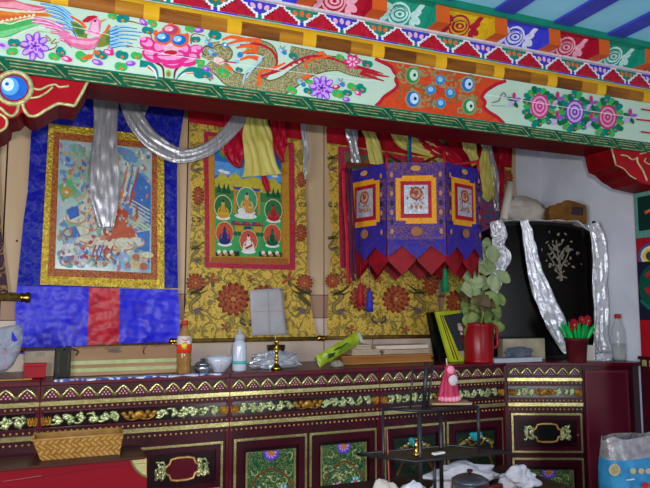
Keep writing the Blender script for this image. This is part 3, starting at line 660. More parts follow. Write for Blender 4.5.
# ---- yellow brocade thangkas
m_redtop = mat('red_header', (178, 20, 40), (150, 12, 30), 14, .5, bump=.3, bscale=25)
m_strip = brocade('red_strip_brocade', (196, 20, 40), [((90, 50, 130), 34, .9), ((40, 120, 110), 26, .95)], 40, .45)
m_gstrip = brocade('gold_strip', (196, 146, 52), [((170, 118, 36), 60, .4)], 50, .4)
def ythangka(label, L, R, hdr, motifs, inner=None):
    r = thing('thangka', label, 'hanging scroll', at((L[-1][0]+R[-1][0])/2, L[-1][1], TY))
    cloth('mounting_cloth', r, L, R, 0, m_yb, 26, 40)
    b = B(); P = Paint(b, lambda x, y: onwall(x, y, .0022), step=.00003)
    for kind, x, y, s, fl in motifs:
        if kind == 'lotus':
            for q, (n, rr, c) in enumerate(((14, 1.0, (128, 58, 34)), (13, .86, (176, 84, 52)), (10, .66, (128, 58, 34)), (9, .55, (186, 96, 58)), (6, .3, (120, 54, 30)))):
                P.petals(x, y, s*rr, n, c, q*.3, .22, 1.05 if fl >= 0 else 1.9, .6)
                P.ell(x, y, s*rr*.62, s*rr*.62, c)
            P.ell(x, y, s*.16, s*.16, (200, 150, 70))
        elif kind == 'dragon':
            pts = [(x+fl*q[0]*s, y+q[1]*s) for q in ((-1.1, -.9), (-.5, -1.05), (-.2, -.7), (-.55, -.3), (-.9, .1), (-.75, .6), (-.2, .75), (.2, 1.1))]
            P.line(pts, s*.46, (92, 80, 44), s*.2); P.line(pts, s*.3, (150, 132, 72), s*.12)
            P.line([(x+fl*q[0]*s, y+q[1]*s) for q in ((-.9, -.9), (-.1, -1.2), (.5, -1.7))], s*.26, (66, 54, 30), s*.06); P.line([(x+fl*q[0]*s, y+q[1]*s) for q in ((-.6, -1), (0, -.9), (.5, -1.2))], s*.2, (66, 54, 30), s*.05)
            for a in range(4): P.line([(x-fl*.3*s, y+.4*s), (x+fl*(.3+.1*a)*s, y+(.1+.2*a)*s)], s*.09, (96, 84, 60), s*.03)
            P.ell(x-fl*.35*s, y+.55*s, s*.3, s*.22, (112, 96, 100))
        elif kind == 'leaf':
            for a in range(5): P.ell(x+cos(a*1.25)*s*.6, y+sin(a*1.25)*s*.6, s*.5, s*.22, ((176, 84, 52), (100, 92, 60))[a % 2], a*1.25)
        elif kind == 'cloud':
            for a in (-1, 1): P.line([(x+a*s*.2, y+s*.4), (x+a*s*.8, y+s*.1), (x+a*s*.7, y-s*.5), (x+a*s*.35, y-s*.1)], s*.36, (84, 76, 66), s*.1)
    b.build('woven_figures', r)
    cloth('silk_header', r, [L[0], hdr[0]], [R[0], hdr[1]], .008, m_redtop, 24, 5)
    return r
yl = [(188, 88), (188.8, 113.5), (190.5, 156), (191, 222), (189, 262), (187, 292), (183.5, 321), (181, 341)]
yr = [(300, 100), (301.5, 133), (304.6, 179), (306, 223), (307, 262), (309, 290), (313.7, 324), (318, 338)]
mo = [('lotus', 233, 299, 15.5, 1), ('lotus', 264, 300, 14, 1), ('lotus', 195.5, 283, 9, 1), ('lotus', 304.5, 283, 8, 1), ('lotus', 300.5, 233, 5.6, -1), ('lotus', 198, 196, 6, -1), ('lotus', 301, 180, 5, -1), ('dragon', 201, 304, 12, 1), ('dragon', 298, 304, 12, -1), ('leaf', 211, 280, 7, 1), ('leaf', 288, 279, 7, 1), ('leaf', 250, 279, 4, 1), ('cloud', 247, 322, 8, 1), ('leaf', 225, 327, 5, 1), ('leaf', 272, 329, 5, 1), ('dragon', 199, 256, 8, 1), ('dragon', 199, 166, 8, 1), ('cloud', 196, 220, 5, 1), ('cloud', 302, 205, 4, 1)]
yt = ythangka('yellow dragon-brocade hanging scroll with green deity painting, between two plywood strips', yl, yr, [(188.8, 122), (302, 140)], mo)
q0 = [(204, 131), (294, 143), (295.5, 270), (205, 267.5)]; q1 = [(208.5, 136), (288.5, 146), (290, 263.5), (209.5, 262)]; q2 = [(214.6, 140), (281, 150), (281.5, 257), (215.5, 256)]
ring('red_border', yt, q0, q1, .010, m_strip); ring('gold_border', yt, q1, q2, .012, m_gstrip)
pn = B(); f2 = quadmap(q2); m_pg = mat('painting_green', (70, 170, 96), (50, 150, 84), 8, .5)
pn.sheet(lambda u, v: flatwall(*f2(u, v), .020), 4, 4, m_pg)
P = Paint(pn, lambda x, y: flatwall(x, y, .0203), tf=lambda u, v: f2(u, v), step=.00004)
P.poly([(0, 0), (1, 0), (1, .34), (0, .34)], (40, 110, 206)); P.poly([(0, .18), (1, .18), (1, .30), (0, .30)], (90, 160, 226))
P.poly([(0, .34), (.1, .27), (.2, .31), (.3, .26), (.42, .31), (.6, .28), (.75, .31), (.88, .27), (1, .33), (1, .46), (0, .46)], (196, 184, 60)); P.poly([(0, .4), (.25, .42), (.5, .4), (.8, .42), (1, .4), (1, .5), (0, .5)], (60, 130, 66))
for u in (.06, .14, .2, .8, .88, .95): P.poly([(u-.04, .45), (u, .36), (u+.04, .45)], (30, 84, 56))
for u, v in ((.1, .26), (.18, .27), (.9, .25)): P.ell(u, v, .05, .014, (236, 240, 244))
P.ell(.14, .08, .09, .07, (60, 150, 90)); P.ell(.14, .08, .05, .045, (206, 120, 70)); P.ell(.14, .05, .02, .016, (236, 200, 150))
P.poly([(.28, .40), (.68, .40), (.68, .62), (.28, .62)], (206, 140, 60)); P.poly([(.32, .42), (.64, .42), (.64, .62), (.32, .62)], (60, 140, 80)); P.poly([(.26, .385), (.70, .385), (.66, .41), (.30, .41)], (50, 80, 160))
def seat(u, v, s, halo, robe, skin=(230, 190, 130), base=(240, 240, 236)):
    P.ell(u, v-.03*s, .14*s, .105*s, (236, 220, 160) if halo[0] < 100 else (240, 190, 140)); P.ell(u, v-.03*s, .13*s, .097*s, halo); P.ell(u, v+.065*s, .11*s, .022*s, base); P.ell(u, v+.04*s, .09*s, .03*s, robe); P.poly([(u-.045*s, v+.045*s), (u-.035*s, v-.035*s), (u+.035*s, v-.035*s), (u+.045*s, v+.045*s)], robe); P.ell(u, v-.055*s, .026*s, .024*s, skin); P.ell(u, v-.078*s, .016*s, .012*s, (60, 50, 90)); P.line([(u-.05*s, v-.02*s), (u-.075*s, v+.02*s), (u-.02*s, v+.03*s)], .018*s, skin); P.line([(u+.05*s, v-.02*s), (u+.075*s, v+.02*s), (u+.02*s, v+.03*s)], .018*s, skin)
seat(.12, .60, 1.0, (50, 120, 70), (214, 160, 40), (226, 176, 60)); seat(.88, .60, 1.0, (50, 120, 70), (180, 30, 50), (190, 60, 50))
seat(.48, .53, 1.15, (70, 160, 110), (220, 150, 60)); P.ell(.46, .64, .17, .026, (240, 240, 240)); P.ell(.4, .60, .06, .03, (232, 240, 236)); P.ell(.52, .59, .07, .025, (206, 160, 90))
P.poly([(.24, .69), (.72, .69), (.72, .725), (.24, .725)], (150, 40, 50))
for i in range(9): P.ell(.27+i*.053, .70, .022, .014, ((60, 90, 180), (210, 60, 60), (70, 160, 90))[i % 3])
P.poly([(.3, .73), (.42, .73), (.42, .78), (.3, .78)], (206, 160, 50)); P.poly([(.44, .73), (.54, .73), (.54, .8), (.44, .8)], (40, 70, 120)); P.poly([(.58, .73), (.7, .73), (.7, .78), (.58, .78)], (206, 160, 50))
seat(.14, .83, 1.0, (206, 90, 60), (30, 50, 120), (36, 60, 130)); seat(.86, .83, 1.0, (206, 90, 60), (20, 90, 60), (40, 110, 70)); seat(.50, .89, 1.0, (206, 90, 70), (240, 236, 230), (240, 220, 210))
P.line([(.45, .93), (.55, .9)], .02, (190, 40, 40)); P.poly([(0, .965), (.36, .955), (.36, 1), (0, 1)], (30, 60, 50)); P.poly([(.66, .955), (1, .96), (1, 1), (.66, 1)], (30, 60, 50))
for u in (.05, .14, .24, .72, .82, .93): P.ell(u, .965, .03, .02, (240, 240, 236)); P.ell(u+.02, .985, .03, .014, (206, 150, 50))
for u in (.3, .36, .64, .7): P.ell(u, .80, .03, .02, (40, 110, 70))
pn.build('painting', yt)
cloth('fringe_strip', yt, [(211, 257), (211, 263)], [(288, 258.5), (288.5, 265)], .0135, brocade('fringe_brocade', (150, 110, 50), [((190, 60, 50), 40, .5)], 30), 20, 2)
scroll_rod(yt, (178, 341), (317, 338.5))
L3 = [(326, 100), (327, 131), (329.5, 180), (331.5, 235), (329.5, 275), (326.6, 322), (327, 338)]
R3 = [(436, 118), (436, 140), (435, 190), (434, 240), (435, 280), (440, 322), (442, 336)]
mo = [('lotus', 362, 298, 12, 1), ('lotus', 396, 299, 13, 1), ('lotus', 332, 281, 7, 1), ('lotus', 431, 282, 7, 1), ('dragon', 344, 305, 12, 1), ('dragon', 413, 304, 12, -1), ('leaf', 340, 277, 6, 1), ('cloud', 379, 320, 8, 1), ('lotus', 430, 283, 8, -1), ('leaf', 379, 280, 4, 1), ('leaf', 350, 330, 5, 1), ('leaf', 405, 330, 5, 1), ('dragon', 335, 245, 7, 1), ('dragon', 335, 165, 7, 1), ('cloud', 333, 205, 5, 1)]
t3 = ythangka('yellow brocade hanging scroll half hidden behind the purple octagonal lantern', L3, R3, [(327, 143), (436, 158)], mo)
ring('red_border', t3, [(338, 146), (424, 158), (422, 268), (340, 268)], [(344, 152), (418, 163), (416, 262), (346, 262)], .010, m_strip)
cloth('painting', t3, [(344, 152), (346, 262)], [(418, 163), (416, 262)], .008, mat('painting_dim', (150, 90, 60), (60, 110, 80), 26, .5), 8, 8)
scroll_rod(t3, (325, 338), (441, 336))
L4 = [(447, 120), (447, 150), (448, 190), (447, 240), (446, 280), (443, 310), (441, 336)]
R4 = [(513, 130), (512.5, 152), (510, 190), (508, 240), (509, 280), (513, 310), (516, 334)]
mo = [('lotus', 458, 302, 12, 1), ('lotus', 488, 302, 11, 1), ('dragon', 472, 270, 9, 1), ('lotus', 508, 178, 5, -1)]
t4 = ythangka('yellow brocade hanging scroll with red top, rightmost, partly behind the plant', L4, R4, [(447, 158), (512, 168)], mo)
ring('red_border', t4, [(454, 160), (505, 167), (503, 265), (455, 266)], [(459, 165), (500, 171), (498, 260), (460, 261)], .010, m_strip)
cloth('painting', t4, [(459, 165), (460, 261)], [(500, 171), (498, 260)], .008, mat('painting_multi', (90, 120, 190), (190, 80, 110), 36, .5, detail=2, lo=.45, hi=.55), 8, 8)
scroll_rod(t4, (446, 336), (512, 334))
# scroll at the far left edge of the frame
tl = thing('thangka', 'dark-edged hanging scroll cut off by the left edge of the photo', 'hanging scroll', at(-40, 300, TY))
cloth('mounting_cloth', tl, [(-130, 90), (-130, 180), (-136, 250), (-144, 296)], [(-4, 110), (-2, 180), (2, 240), (9, 298)], 0, brocade('dark_damask', (60, 20, 50), [((150, 110, 50), 16, .6)], 20), 16, 30)
scroll_rod(tl, (-140, 294), (20, 297.5), .019)
# ---- silk offerings over the scrolls
m_silver = mat('silver_khata', (222, 222, 228), (190, 190, 200), 30, .3, metal=.45, bump=.5, bscale=16, stretch=(3, 3, .5), alpha=.8)
m_yelsilk = mat('yellow_satin', (222, 212, 120), (200, 188, 92), 6, .36, bump=.2, bscale=10)
m_red2 = mat('crimson_satin', (190, 20, 52), (150, 8, 34), 8, .4, bump=.3, bscale=14)
def scarf(name, label, pts, w, m, seed=1, cat='scarf', group=None, fold=.016, nu=12, nv=60, thick=.0015, parent=None, tw=0):
    """pts: 3-D points along the scarf; w: width list; folds across the width"""
    P3 = smooth_path(pts, 8); k = len(P3)-1
    rn = random.Random(seed); ph = [rn.random()*6 for _ in range(4)]
    def fn(u, v):
        t = v*k; i = min(int(t), k-1); p = P3[i].lerp(P3[i+1], t-i)
        d = (P3[min(i+1, k)]-P3[max(i-1, 0)]).normalized(); sd = Vector((d.z, 0, -d.x))
        if sd.length < .05: sd = Vector((1, 0, 0))
        sd.normalize(); n = d.cross(sd)
        q = v*(len(w)-1); j = min(int(q), len(w)-2); ww = w[j]+(w[j+1]-w[j])*(q-j)
        a = (u-.5)
        ww *= 1+.12*sin(9*v+ph[0])
        h = fold*(sin(11*u+ph[1]+2.2*sin(5*v+ph[2]))+.45*sin(23*u+9*v+ph[3]))
        h += fold*.5*noise.noise(Vector((u*5, v*14, seed)))
        return p+sd*(a*ww)+Vector((0, -abs(h)*.8-.002, 0)) + n*0
    b = B(); b.sheet(fn, nu, nv, m, True); o = b.build(name, parent, solid=thick)
    if parent is None: tag(o, label, cat, group)
    return o
def wp(pts, Y): return [at(x, y, Y) for x, y in pts]
m1 = mpp(at(110, 150, 3.4))
scarf('khata_scarf', 'silver tinsel scarf hanging straight down the face of the blue scroll', wp([(107, 84), (106, 110), (105, 140), (104, 170), (105, 200), (106, 228)], 3.425), [22*m1, 24*m1, 26*m1, 27*m1, 25*m1, 15*m1], m_silver, 3, fold=.011)
scarf('khata_scarf', 'silver tinsel scarf swagged from the blue scroll up to the yellow scroll', wp([(124, 88), (134, 117), (150, 139), (170, 153), (186, 156), (206, 150), (224, 137), (241, 117), (252, 100)], 3.41), [18*m1, 22*m1, 19*m1, 15*m1, 13*m1, 15*m1, 18*m1, 18*m1], m_silver, 5, fold=.009)
scarf('khata_scarf', 'short end of silver scarf peeping beside the swag at its left top', wp([(141, 88), (141, 108), (139, 124)], 3.43), [14*m1, 13*m1, 4*m1], m_silver, 6, fold=.012, nv=20)
scarf('khata_scarf', 'narrow twisted silver scarf at the right edge of the deity scroll', wp([(304, 108), (303.5, 130), (306, 150), (304.5, 168), (305, 180)], 3.42), [8*m1, 8*m1, 7*m1, 4*m1, 2*m1], m_silver, 7, fold=.012, nv=30)
scarf('silk_drape', 'crimson silk hanging left of the yellow silk on the deity scroll', wp([(236, 100), (234, 130), (234, 155), (240, 168)], 3.43), [30*m1, 24*m1, 20*m1, 4*m1], m_red2, 8, 'drape', nv=30)
scarf('silk_drape', 'crimson silk hanging right of the yellow silk on the deity scroll', wp([(274, 104), (278, 130), (279, 150), (282, 163)], 3.43), [22*m1, 20*m1, 14*m1, 3*m1], m_red2, 9, 'drape', nv=30)
scarf('silk_drape', 'yellow silk gathered at top and spread over the green painting', wp([(258, 104), (257, 122), (258, 145), (262, 176)], 3.405), [21*m1, 25*m1, 34*m1, 47*m1], m_yelsilk, 10, 'drape', fold=.012, nu=24, nv=40)
scarf('silk_tail', 'thin crimson silk tail below the yellow silk on the painting', wp([(262, 172), (265, 182), (268, 192)], 3.43), [7*m1, 7*m1, 6*m1], m_red2, 12, 'drape', fold=.005, nv=12)
for i, (pts, w, m, lb) in enumerate(((((350, 122), (352, 140), (356, 164)), (13, 12, 9), m_silver, 'pale silver scarf over the scroll behind the lantern, at its left'), (((366, 124), (372, 142), (378, 170)), (14, 16, 14), m_yelsilk, 'yellow silk scarf behind the lantern next to the pale silver one'), (((395, 128), (404, 142), (430, 150), (446, 160)), (14, 16, 18, 12), m_yelsilk, 'yellow silk scarf behind the lantern cord'), (((420, 130), (432, 146), (452, 158), (470, 176)), (16, 16, 16, 14), m_red2, 'crimson silk scarf behind the red rods of the lantern'), (((462, 134), (470, 150), (476, 165)), (12, 14, 12), m_yelsilk, 'short yellow silk tail above right end of lantern'), (((483, 137), (490, 160), (494, 185), (496, 212)), (13, 11, 9, 5), m_silver, 'grey silver scarf at the right scroll beside the rolled paper'), (((484, 148), (485, 168), (488, 190), (484, 200)), (8, 16, 17, 8), m_yelsilk, 'bunched yellow silk right of the lantern'), (((505, 137), (503, 155), (501, 168), (500, 196)), (14, 12, 6, 4), m_red2, 'crimson silk at the right edge of the rightmost scroll'))):
    Y = 3.42-.004*i; k = mpp(at(*pts[0], Y)); scarf('silk_scarf', lb, wp(pts, Y), [q*k for q in w], m, 20+i, 'scarf', fold=.014, nv=26)
# ---- paper note
pp = at(268, 337, 3.425)
b = B(); qn = [(249.5, 290), (281.5, 288), (287.5, 299), (287, 334.5), (252, 335.5)]
m_paper = mat('paper', (188, 184, 186), (174, 170, 174), 8, .7, bump=.1, bscale=12)
fr = [(249.5, 290), (281.5, 288), (287.3, 334.5), (252, 335.5)]; fq = quadmap(fr)
b.sheet(lambda u, v: at(fq(u, v)[0]+(4*max(0, u-.8)*v*2 if v < .4 else 0), fq(u, v)[1], 3.43-.006*sin(PI*u)-.004*sin(7*v)), 10, 10, m_paper)
for t in range(7):
    P = Paint(b, lambda x, y: at(x, y, 3.4195), off=.001); P.line([(254+.3*t, 296+t*4.6), (266, 295.6+t*4.6), (283, 295+t*4.5)], .3, (184, 182, 188))
P = Paint(b, lambda x, y: at(x, y, 3.4185), off=.001)
P.poly([(252.5, 311.5), (286, 310.5), (286, 311.1), (252.5, 312.1)], (170, 166, 172)); P.poly([(267.5, 291), (268.2, 291), (270, 334), (269.2, 334)], (172, 168, 174))
tag(b.build('paper_note', solid=.0006), 'white paper note pinned low on the yellow dragon brocade', 'note')
# ================================================================== octagonal lantern
LC = at(411, 215, 2.93); Rl = .365
zt_ = at(414, 160, 2.58).z; zbp = at(414, 240, 2.58).z
lan = thing('hanging_lantern', 'purple brocade octagonal temple lantern with gold-framed panels, hung before yellow scrolls', 'lantern', (LC.x, 2.93, zbp))
m_purp = brocade('purple_brocade', (54, 38, 132), [((100, 58, 84), 30, .45), ((126, 84, 56), 18, .85)], 34, .5)
m_purd = brocade('purple_dark', (48, 36, 134), [((76, 46, 90), 9, .9)], 16, .5)
m_orfr = brocade('orange_frame', (222, 152, 34), [((190, 120, 20), 60, .5)], 50, .4)
m_red3 = mat('lantern_red', (170, 24, 40), (140, 14, 30), 20, .5)
m_pic = mat('silver_print', (176, 180, 190), (150, 154, 166), 60, .3, metal=.2, bump=.2, bscale=80)
m_redcl = mat('lantern_cotton_red', (140, 12, 26), (112, 8, 20), 16, .6)
a0 = -PI/2+math.radians(-26)+PI/8
def lv(k, r=Rl): a = a0+k*PI/4; return Vector((LC.x+r*cos(a), 2.93+r*sin(a), 0))
H = zt_-zbp
for k in range(8):
    A, D = lv(k-1), lv(k); d = D-A; nrm = Vector((d.y, -d.x, 0)).normalized(); 
    def fm(u, v, o=0): p = A+d*u+nrm*o; return Vector((p.x, p.y, zbp+H*v))
    b = B()
    b.sheet(lambda u, v: fm(u, v*1.0, .004*sin(6*u+3*v+k)), 8, 8, m_purp, True); 
    b.sheet(lambda u, v: fm(u, .80+.2*v, .006+.003*sin(9*u+k)), 8, 3, m_purd if k % 2 else m_purp, True)
    b.sheet(lambda u, v: fm(u, .26*v, .006+.004*sin(8*u+k)), 8, 4, m_purd if k % 2 else m_purp, True)
    face = b.build('side_panel', lan)
    b = B()
    x0, x1, z0, z1 = .15, .85, .22, .83
    for q, (i0, m) in enumerate(((0, m_orfr), (.085, m_red3), (.145, m_pic))):
        ia, ib = i0, i0*.85
        b.poly([fm(x0+ia, z0+ib, .008+.003*q), fm(x1-ia, z0+ib, .008+.003*q), fm(x1-ia, z1-ib, .008+.003*q), fm(x0+ia, z1-ib, .008+.003*q)], m)
    P = Paint(b, lambda u, v: fm(u, v, .015), tuple(nrm))
    rn = random.Random(k)
    P.ell(.5, .60, .11, .085, (140, 70, 50)); P.ell(.5, .60, .08, .06, (190, 140, 110)); P.ell(.5, .61, .045, .04, (140, 66, 50))
    for i in range(26): P.ell(.35+rn.random()*.3, .40+rn.random()*.28, .014, .016, ((150, 40, 50), (170, 120, 80))[i % 2])
    for i in range(3): P.ell(.42+.08*i, .43, .026, .03, (160, 110, 80))
    for i in range(-1, 2, 2):
        for j in range(7): P.ell(.5+i*.42, .12+j*.12, .03, .035, ((176, 120, 80), (40, 30, 60))[j % 2])
    P.ell(.5, .92, .09, .035, (190, 140, 80)); P.ell(.5, .12, .1, .06, (150, 96, 60))
    b.build('picture_frame', face)
    # pennants: purple in front, red behind
    b = B()
    b.prism([fm(0, .02, .006), fm(1, .02, .006), fm(1, -.20, .010), fm(.75, -.06, .010), fm(.5, -.22, .012), fm(.25, -.06, .010), fm(0, -.20, .010)], nrm*.004, m_purd)
    b.build('pennant_row', lan)
    b = B(); ins = -.012
    for j in range(2):
        u0, u1 = j/2+.01, (j+1)/2-.01
        b.prism([fm(u0, .02, ins), fm(u1, .02, ins), fm(u1, -.24, ins), fm((u0+u1)/2, -.42, ins+.006), fm(u0, -.24, ins)], nrm*.004, m_redcl)
    o = b.build('pennant_row', lan); o['label'] = 'red under-pennants'
b = B()
for k in range(8):
    p = lv(k, Rl+.0); c = Vector((LC.x, 2.93, zt_+.045)); p.z = zt_+.045; 
    b.tube([p-Vector((0, 0, .07)), p+Vector((0, 0, .012))], .007, m_red3, 6); b.tube([p, c], .008, m_red3 if k % 4 == 1 else mat('stick_dark', (110, 24, 26), None, 10), 6)
b.build('rod_frame', lan)
b = B(); top = Vector((LC.x, 2.93, 2.84+.0)); b.tube([Vector((LC.x, 2.93, zt_+.05)), Vector((LC.x+.004, 2.93, zt_+.3)), top], .007, mat('cord_blue', (40, 50, 170), None, 20), 6); b.tube([Vector((LC.x-.012, 2.928, zt_+.05)), Vector((LC.x-.008, 2.928, zt_+.3)), top-Vector((.006, 0, 0))], .006, mat('cord_green', (20, 120, 90), None, 20), 6); b.build('hanging_cord', lan)
def tassel(px, y0, y1, ytop, Y, c, lb):
    b = B(); a, e = at(px, y0, Y), at(px+.5, y1, Y); t = at(px, ytop, Y); k = mpp(a)
    m = mat('tassel_%s' % lb, c, tuple(q*.7 for q in c), 40, .6, stretch=(8, 8, 1))
    b.tube([t, a], .0015, m, 5); b.lathe((a.x, a.y, e.z), [(3.6*k, 0), (3.4*k, (a.z-e.z)*.4), (2.2*k, (a.z-e.z)*.85), (2.6*k, (a.z-e.z)*.93), (.8*k, a.z-e.z)], m, 12)
    o = b.build('tassel', lan); o['label'] = lb+' tassel'
tassel(360.5, 283, 306, 262, 2.62, (160, 20, 34), 'red'); tassel(369.5, 290, 312, 262, 2.6, (40, 50, 170), 'blue'); tassel(445, 268, 292, 252, 2.62, (10, 120, 70), 'green')
for j, (x0, w) in enumerate(((343.5, 3), (347.5, 3), (351, 2))):
    b = B(); Y = 2.78; k = mpp(at(x0, 200, Y)); a = [at(x0+t*1.2, y, Y) for t, y in enumerate((168, 195, 220, 245, 270, 284-3*j))]
    b.sheet(lambda u, v: a[min(int(v*5), 4)].lerp(a[min(int(v*5), 4)+1], v*5-min(int(v*5), 4))+Vector(((u-.5)*w*k*1.3, .006*sin(v*9+j), 0)), 3, 20, m_red3 if j == 0 else mat('ribbon_dark', (84, 22, 40), (60, 16, 50), 30, .6)); b.build('ribbon', lan, solid=.001)
# ================================================================== altar cabinets
CT = 1.13   # top height
m_mar = mat('maroon_lacquer', (66, 8, 26), (50, 5, 18), 8, .3, spec=.3)
m_mar2 = mat('maroon_lacquer_red', (96, 10, 32), (78, 6, 24), 8, .3, spec=.3)
m_mar3 = mat('maroon_dark_panel', (40, 6, 18), (28, 4, 12), 10, .3, spec=.3)
m_cream = mat('cream_gilt', (208, 198, 140), (180, 168, 104), 50, .25, metal=.75, bump=.05, bscale=100)
m_bead = mat('bead_gilt', (230, 184, 110), (200, 144, 70), 40, .35, metal=.4)
m_leafs = mat('silvered_green', (212, 216, 160), (150, 160, 104), 30, .28, metal=.6, bump=.2, bscale=60)
m_gilt = mat('carved_gilt', (190, 134, 40), (130, 84, 20), 40, .35, metal=.45, bump=.5, bscale=60)
m_pgrn = brocade('door_green', (4, 78, 48), [((136, 142, 84), 36, .62)], 40, .35)
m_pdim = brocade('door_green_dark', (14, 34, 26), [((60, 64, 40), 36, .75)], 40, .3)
m_ppink = flat((104, 22, 56))
def xf(b, O, ang):
    R = Matrix.Rotation(ang, 3, 'Z'); O = Vector(O)
    b.v = [O+R @ p for p in b.v]; return b
def scrolls(b, x0, x1, z0, z1, y, seed, m=None, n=5):
    """carved relief foliage between x0 and x1"""
    m = m or m_leafs; rn = random.Random(seed); w = (x1-x0)/n; h = z1-z0
    for i in range(n):
        cx = x0+w*(i+.5); up = 1 if i % 2 == 0 else -1; zc = (z0+z1)/2
        pts = [(cx-w*.55, y-.002, zc-up*h*.28), (cx-w*.2, y-.004, zc-up*h*.34), (cx+w*.15, y-.005, zc-up*h*.1), (cx+w*.1, y-.005, zc+up*h*.25), (cx-w*.15, y-.004, zc+up*h*.22)]
        b.tube(smooth_path(pts, 3), [.0048]*12+[.003], m, 5)
        for k in range(11):
            a = rn.random()*6.28; rr = .25+rn.random()*.7
            px, pz_ = cx+cos(a)*w*.42*rr, zc+sin(a)*h*.36*rr
            e = len(b.v); b.ell((0, 0, 0), (min(w*.26, .022), .006, h*.14), m, 7, 4)
            R = Matrix.Rotation(a+rn.uniform(-.6, .6), 3, 'Y') @ Matrix.Rotation(rn.uniform(-.3, .3), 3, 'X')
            for q in range(e, len(b.v)): b.v[q] = R @ b.v[q]+Vector((px, y-.004, pz_))
def gilt_orn(b, cx, cz, w, h, y):
    b.ell((cx, y-.003, cz), (w*.16, .007, h*.34), m_gilt, 10, 6)
    for s in (-1, 1):
        for k in range(4): b.ell((cx+s*w*(.15+.1*k), y-.003, cz+h*.14*(1 if k % 2 else -1)), (w*.09, .006, h*(.26-.03*k)), m_gilt, 8, 5)
        b.tube(smooth_path([(cx+s*w*.05, y-.003, cz-h*.3), (cx+s*w*.25, y-.005, cz-h*.38), (cx+s*w*.44, y-.004, cz-h*.1), (cx+s*w*.36, y-.004, cz+h*.16)], 3), .004, m_gilt, 5)
def flower_panel(par, x0, x1, z0, z1, O, ang, dim, seed):
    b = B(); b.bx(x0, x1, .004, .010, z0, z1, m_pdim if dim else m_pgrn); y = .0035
    P = Paint(b, lambda x, z: (x, y, z)); w, h = x1-x0, min(z1-z0, .42); cx = (x0+x1)/2; zt = z1
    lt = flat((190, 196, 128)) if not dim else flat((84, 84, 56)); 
    
    if not dim: b.bx(x0, x0+.010, 0, .010, z0, z1, m_cream); b.bx(x1-.010, x1, 0, .010, z0, z1, m_cream)
    rn = random.Random(seed)
    for i in range(26):
        a = rn.random()*6.28; x, z = x0+w*(.12+.76*rn.random()), z1-.02-rn.random()*h*.9
        P.line([(x+cos(a+t*1.3)*.022*(1-t*.15), z+sin(a+t*1.3)*.022*(1-t*.15)) for t in range(4)], .006, lt, .003, 2)
    h = .30
    P.line([(x0+w*.06, zt-h*.62), (x0+w*.2, zt-h*.42), (cx-w*.1, zt-h*.32), (cx, zt-h*.29), (cx+w*.1, zt-h*.32), (x1-w*.2, zt-h*.42), (x1-w*.06, zt-h*.62)], .010, flat((120, 74, 30)))
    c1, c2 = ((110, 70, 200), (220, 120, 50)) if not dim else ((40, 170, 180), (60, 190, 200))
    for k in range(6): a = PI+PI*k/5; P.ell(cx+cos(a)*.024, zt-.012+sin(a)*.022, .017, .012, c1, a); P.ell(cx+cos(a)*.02, zt-.012+sin(a)*.018, .009, .006, (200, 170, 240) if not dim else c2, a)
    P.ell(cx, zt-.014, .018, .012, c2)
    if not dim:
        for fx, fz, c, cc in ((.25, .64, (60, 180, 200), (220, 110, 50)), (-.18, .70, (214, 90, 160), (230, 160, 60)), (.02, .92, (210, 200, 80), (200, 60, 50))):
            x, z = cx+w*fx, zt-h*fz
            for k in range(6): P.ell(x+cos(k*1.05)*.016, z+sin(k*1.05)*.016, .013, .009, c, k*1.05); P.ell(x+cos(k*1.05)*.018, z+sin(k*1.05)*.018, .006, .004, (226, 240, 240), k*1.05)
            P.ell(x, z, .009, .009, cc)
        xs = B(); 
        for i in range(16): xs.ell((cx+rn.uniform(-.3, .3)*w, 0, zt-h*(.38+.3*rn.random())), (.010, .004, .006), m_leafs, 7, 4)
        xf(xs, O, ang).build('gilt_leaves', par)
    else:
        xs = B(); 
        for s in (-1, 1):
            xs.tube(smooth_path([(cx+s*w*.42, 0, zt-.10), (cx+s*w*.36, 0, zt-.05), (cx+s*w*.22, 0, zt-.045), (cx+s*w*.12, 0, zt-.07), (cx, 0, zt-.06)], 4), .006, m_gilt, 5)
            for k in range(4): xs.ell((cx+s*w*(.14+.09*k), 0, zt-.03-.012*k), (.016, .004, .010), m_leafs, 7, 4)
        xf(xs, O, ang).build('gilt_leaves', par)
    return xf(b, O, ang).build('flower_panel', par)
def front_frame(b, x0, x1, z0, z1, y, m, w=.010, d=.008):
    rectframe(b, x0, x1, z0, z1, w, y, d, m)
def drawer(par, x0, x1, z0, z1, O, ang, dark=None, knob=None):
    b = B(); front_frame(b, x0, x1, z0, z1, 0, m_cream, .011, .008); front_frame(b, x0+.013, x1-.013, z0+.013, z1-.013, 0, m_mar, .022, .014)
    b.bx(x0+.012, x1-.012, -.004, 0, z0+.012, z1-.012, m_mar3)
    d = xf(b, O, ang).build('drawer', par)
    w, h = x1-x0, z1-z0; cx, cz = (x0+x1)/2, (z0+z1)/2; hw, hh = w*.19, h*.20
    b = B(); prof = [(-1, 0), (-.9, .35), (-.72, .45), (-.62, .9), (-.3, 1), (.3, 1), (.62, .9), (.72, .45), (.9, .35), (1, 0)]; prof = prof+[(x, -z) for x, z in reversed(prof[1:-1])]
    pts = [(cx+hw*1.15*x, -.007, cz+hh*1.15*z) for x, z in prof]; b.poly([(x, -.0055, z) for x, y, z in pts], dark or m_mar2)
    b.tube(pts+[pts[0]], .006, m_bead, 6); 
    for s in (-1, 1): scrolls(b, cx+s*w*.255-w*.07, cx+s*w*.255+w*.07, cz-hh*1.3, cz+hh*1.3, -.004, int(cx*100)+s, None, 2)
    xf(b, O, ang).build('cartouche', d)
    if knob:
        b = B(); b.ell((x1-.03, -.018, cz-.01), (.009, .011, .009), mat('copper', (190, 90, 50), None, 20, .3, metal=.8), 10, 7); xf(b, O, ang).build('knob', d)
    return d
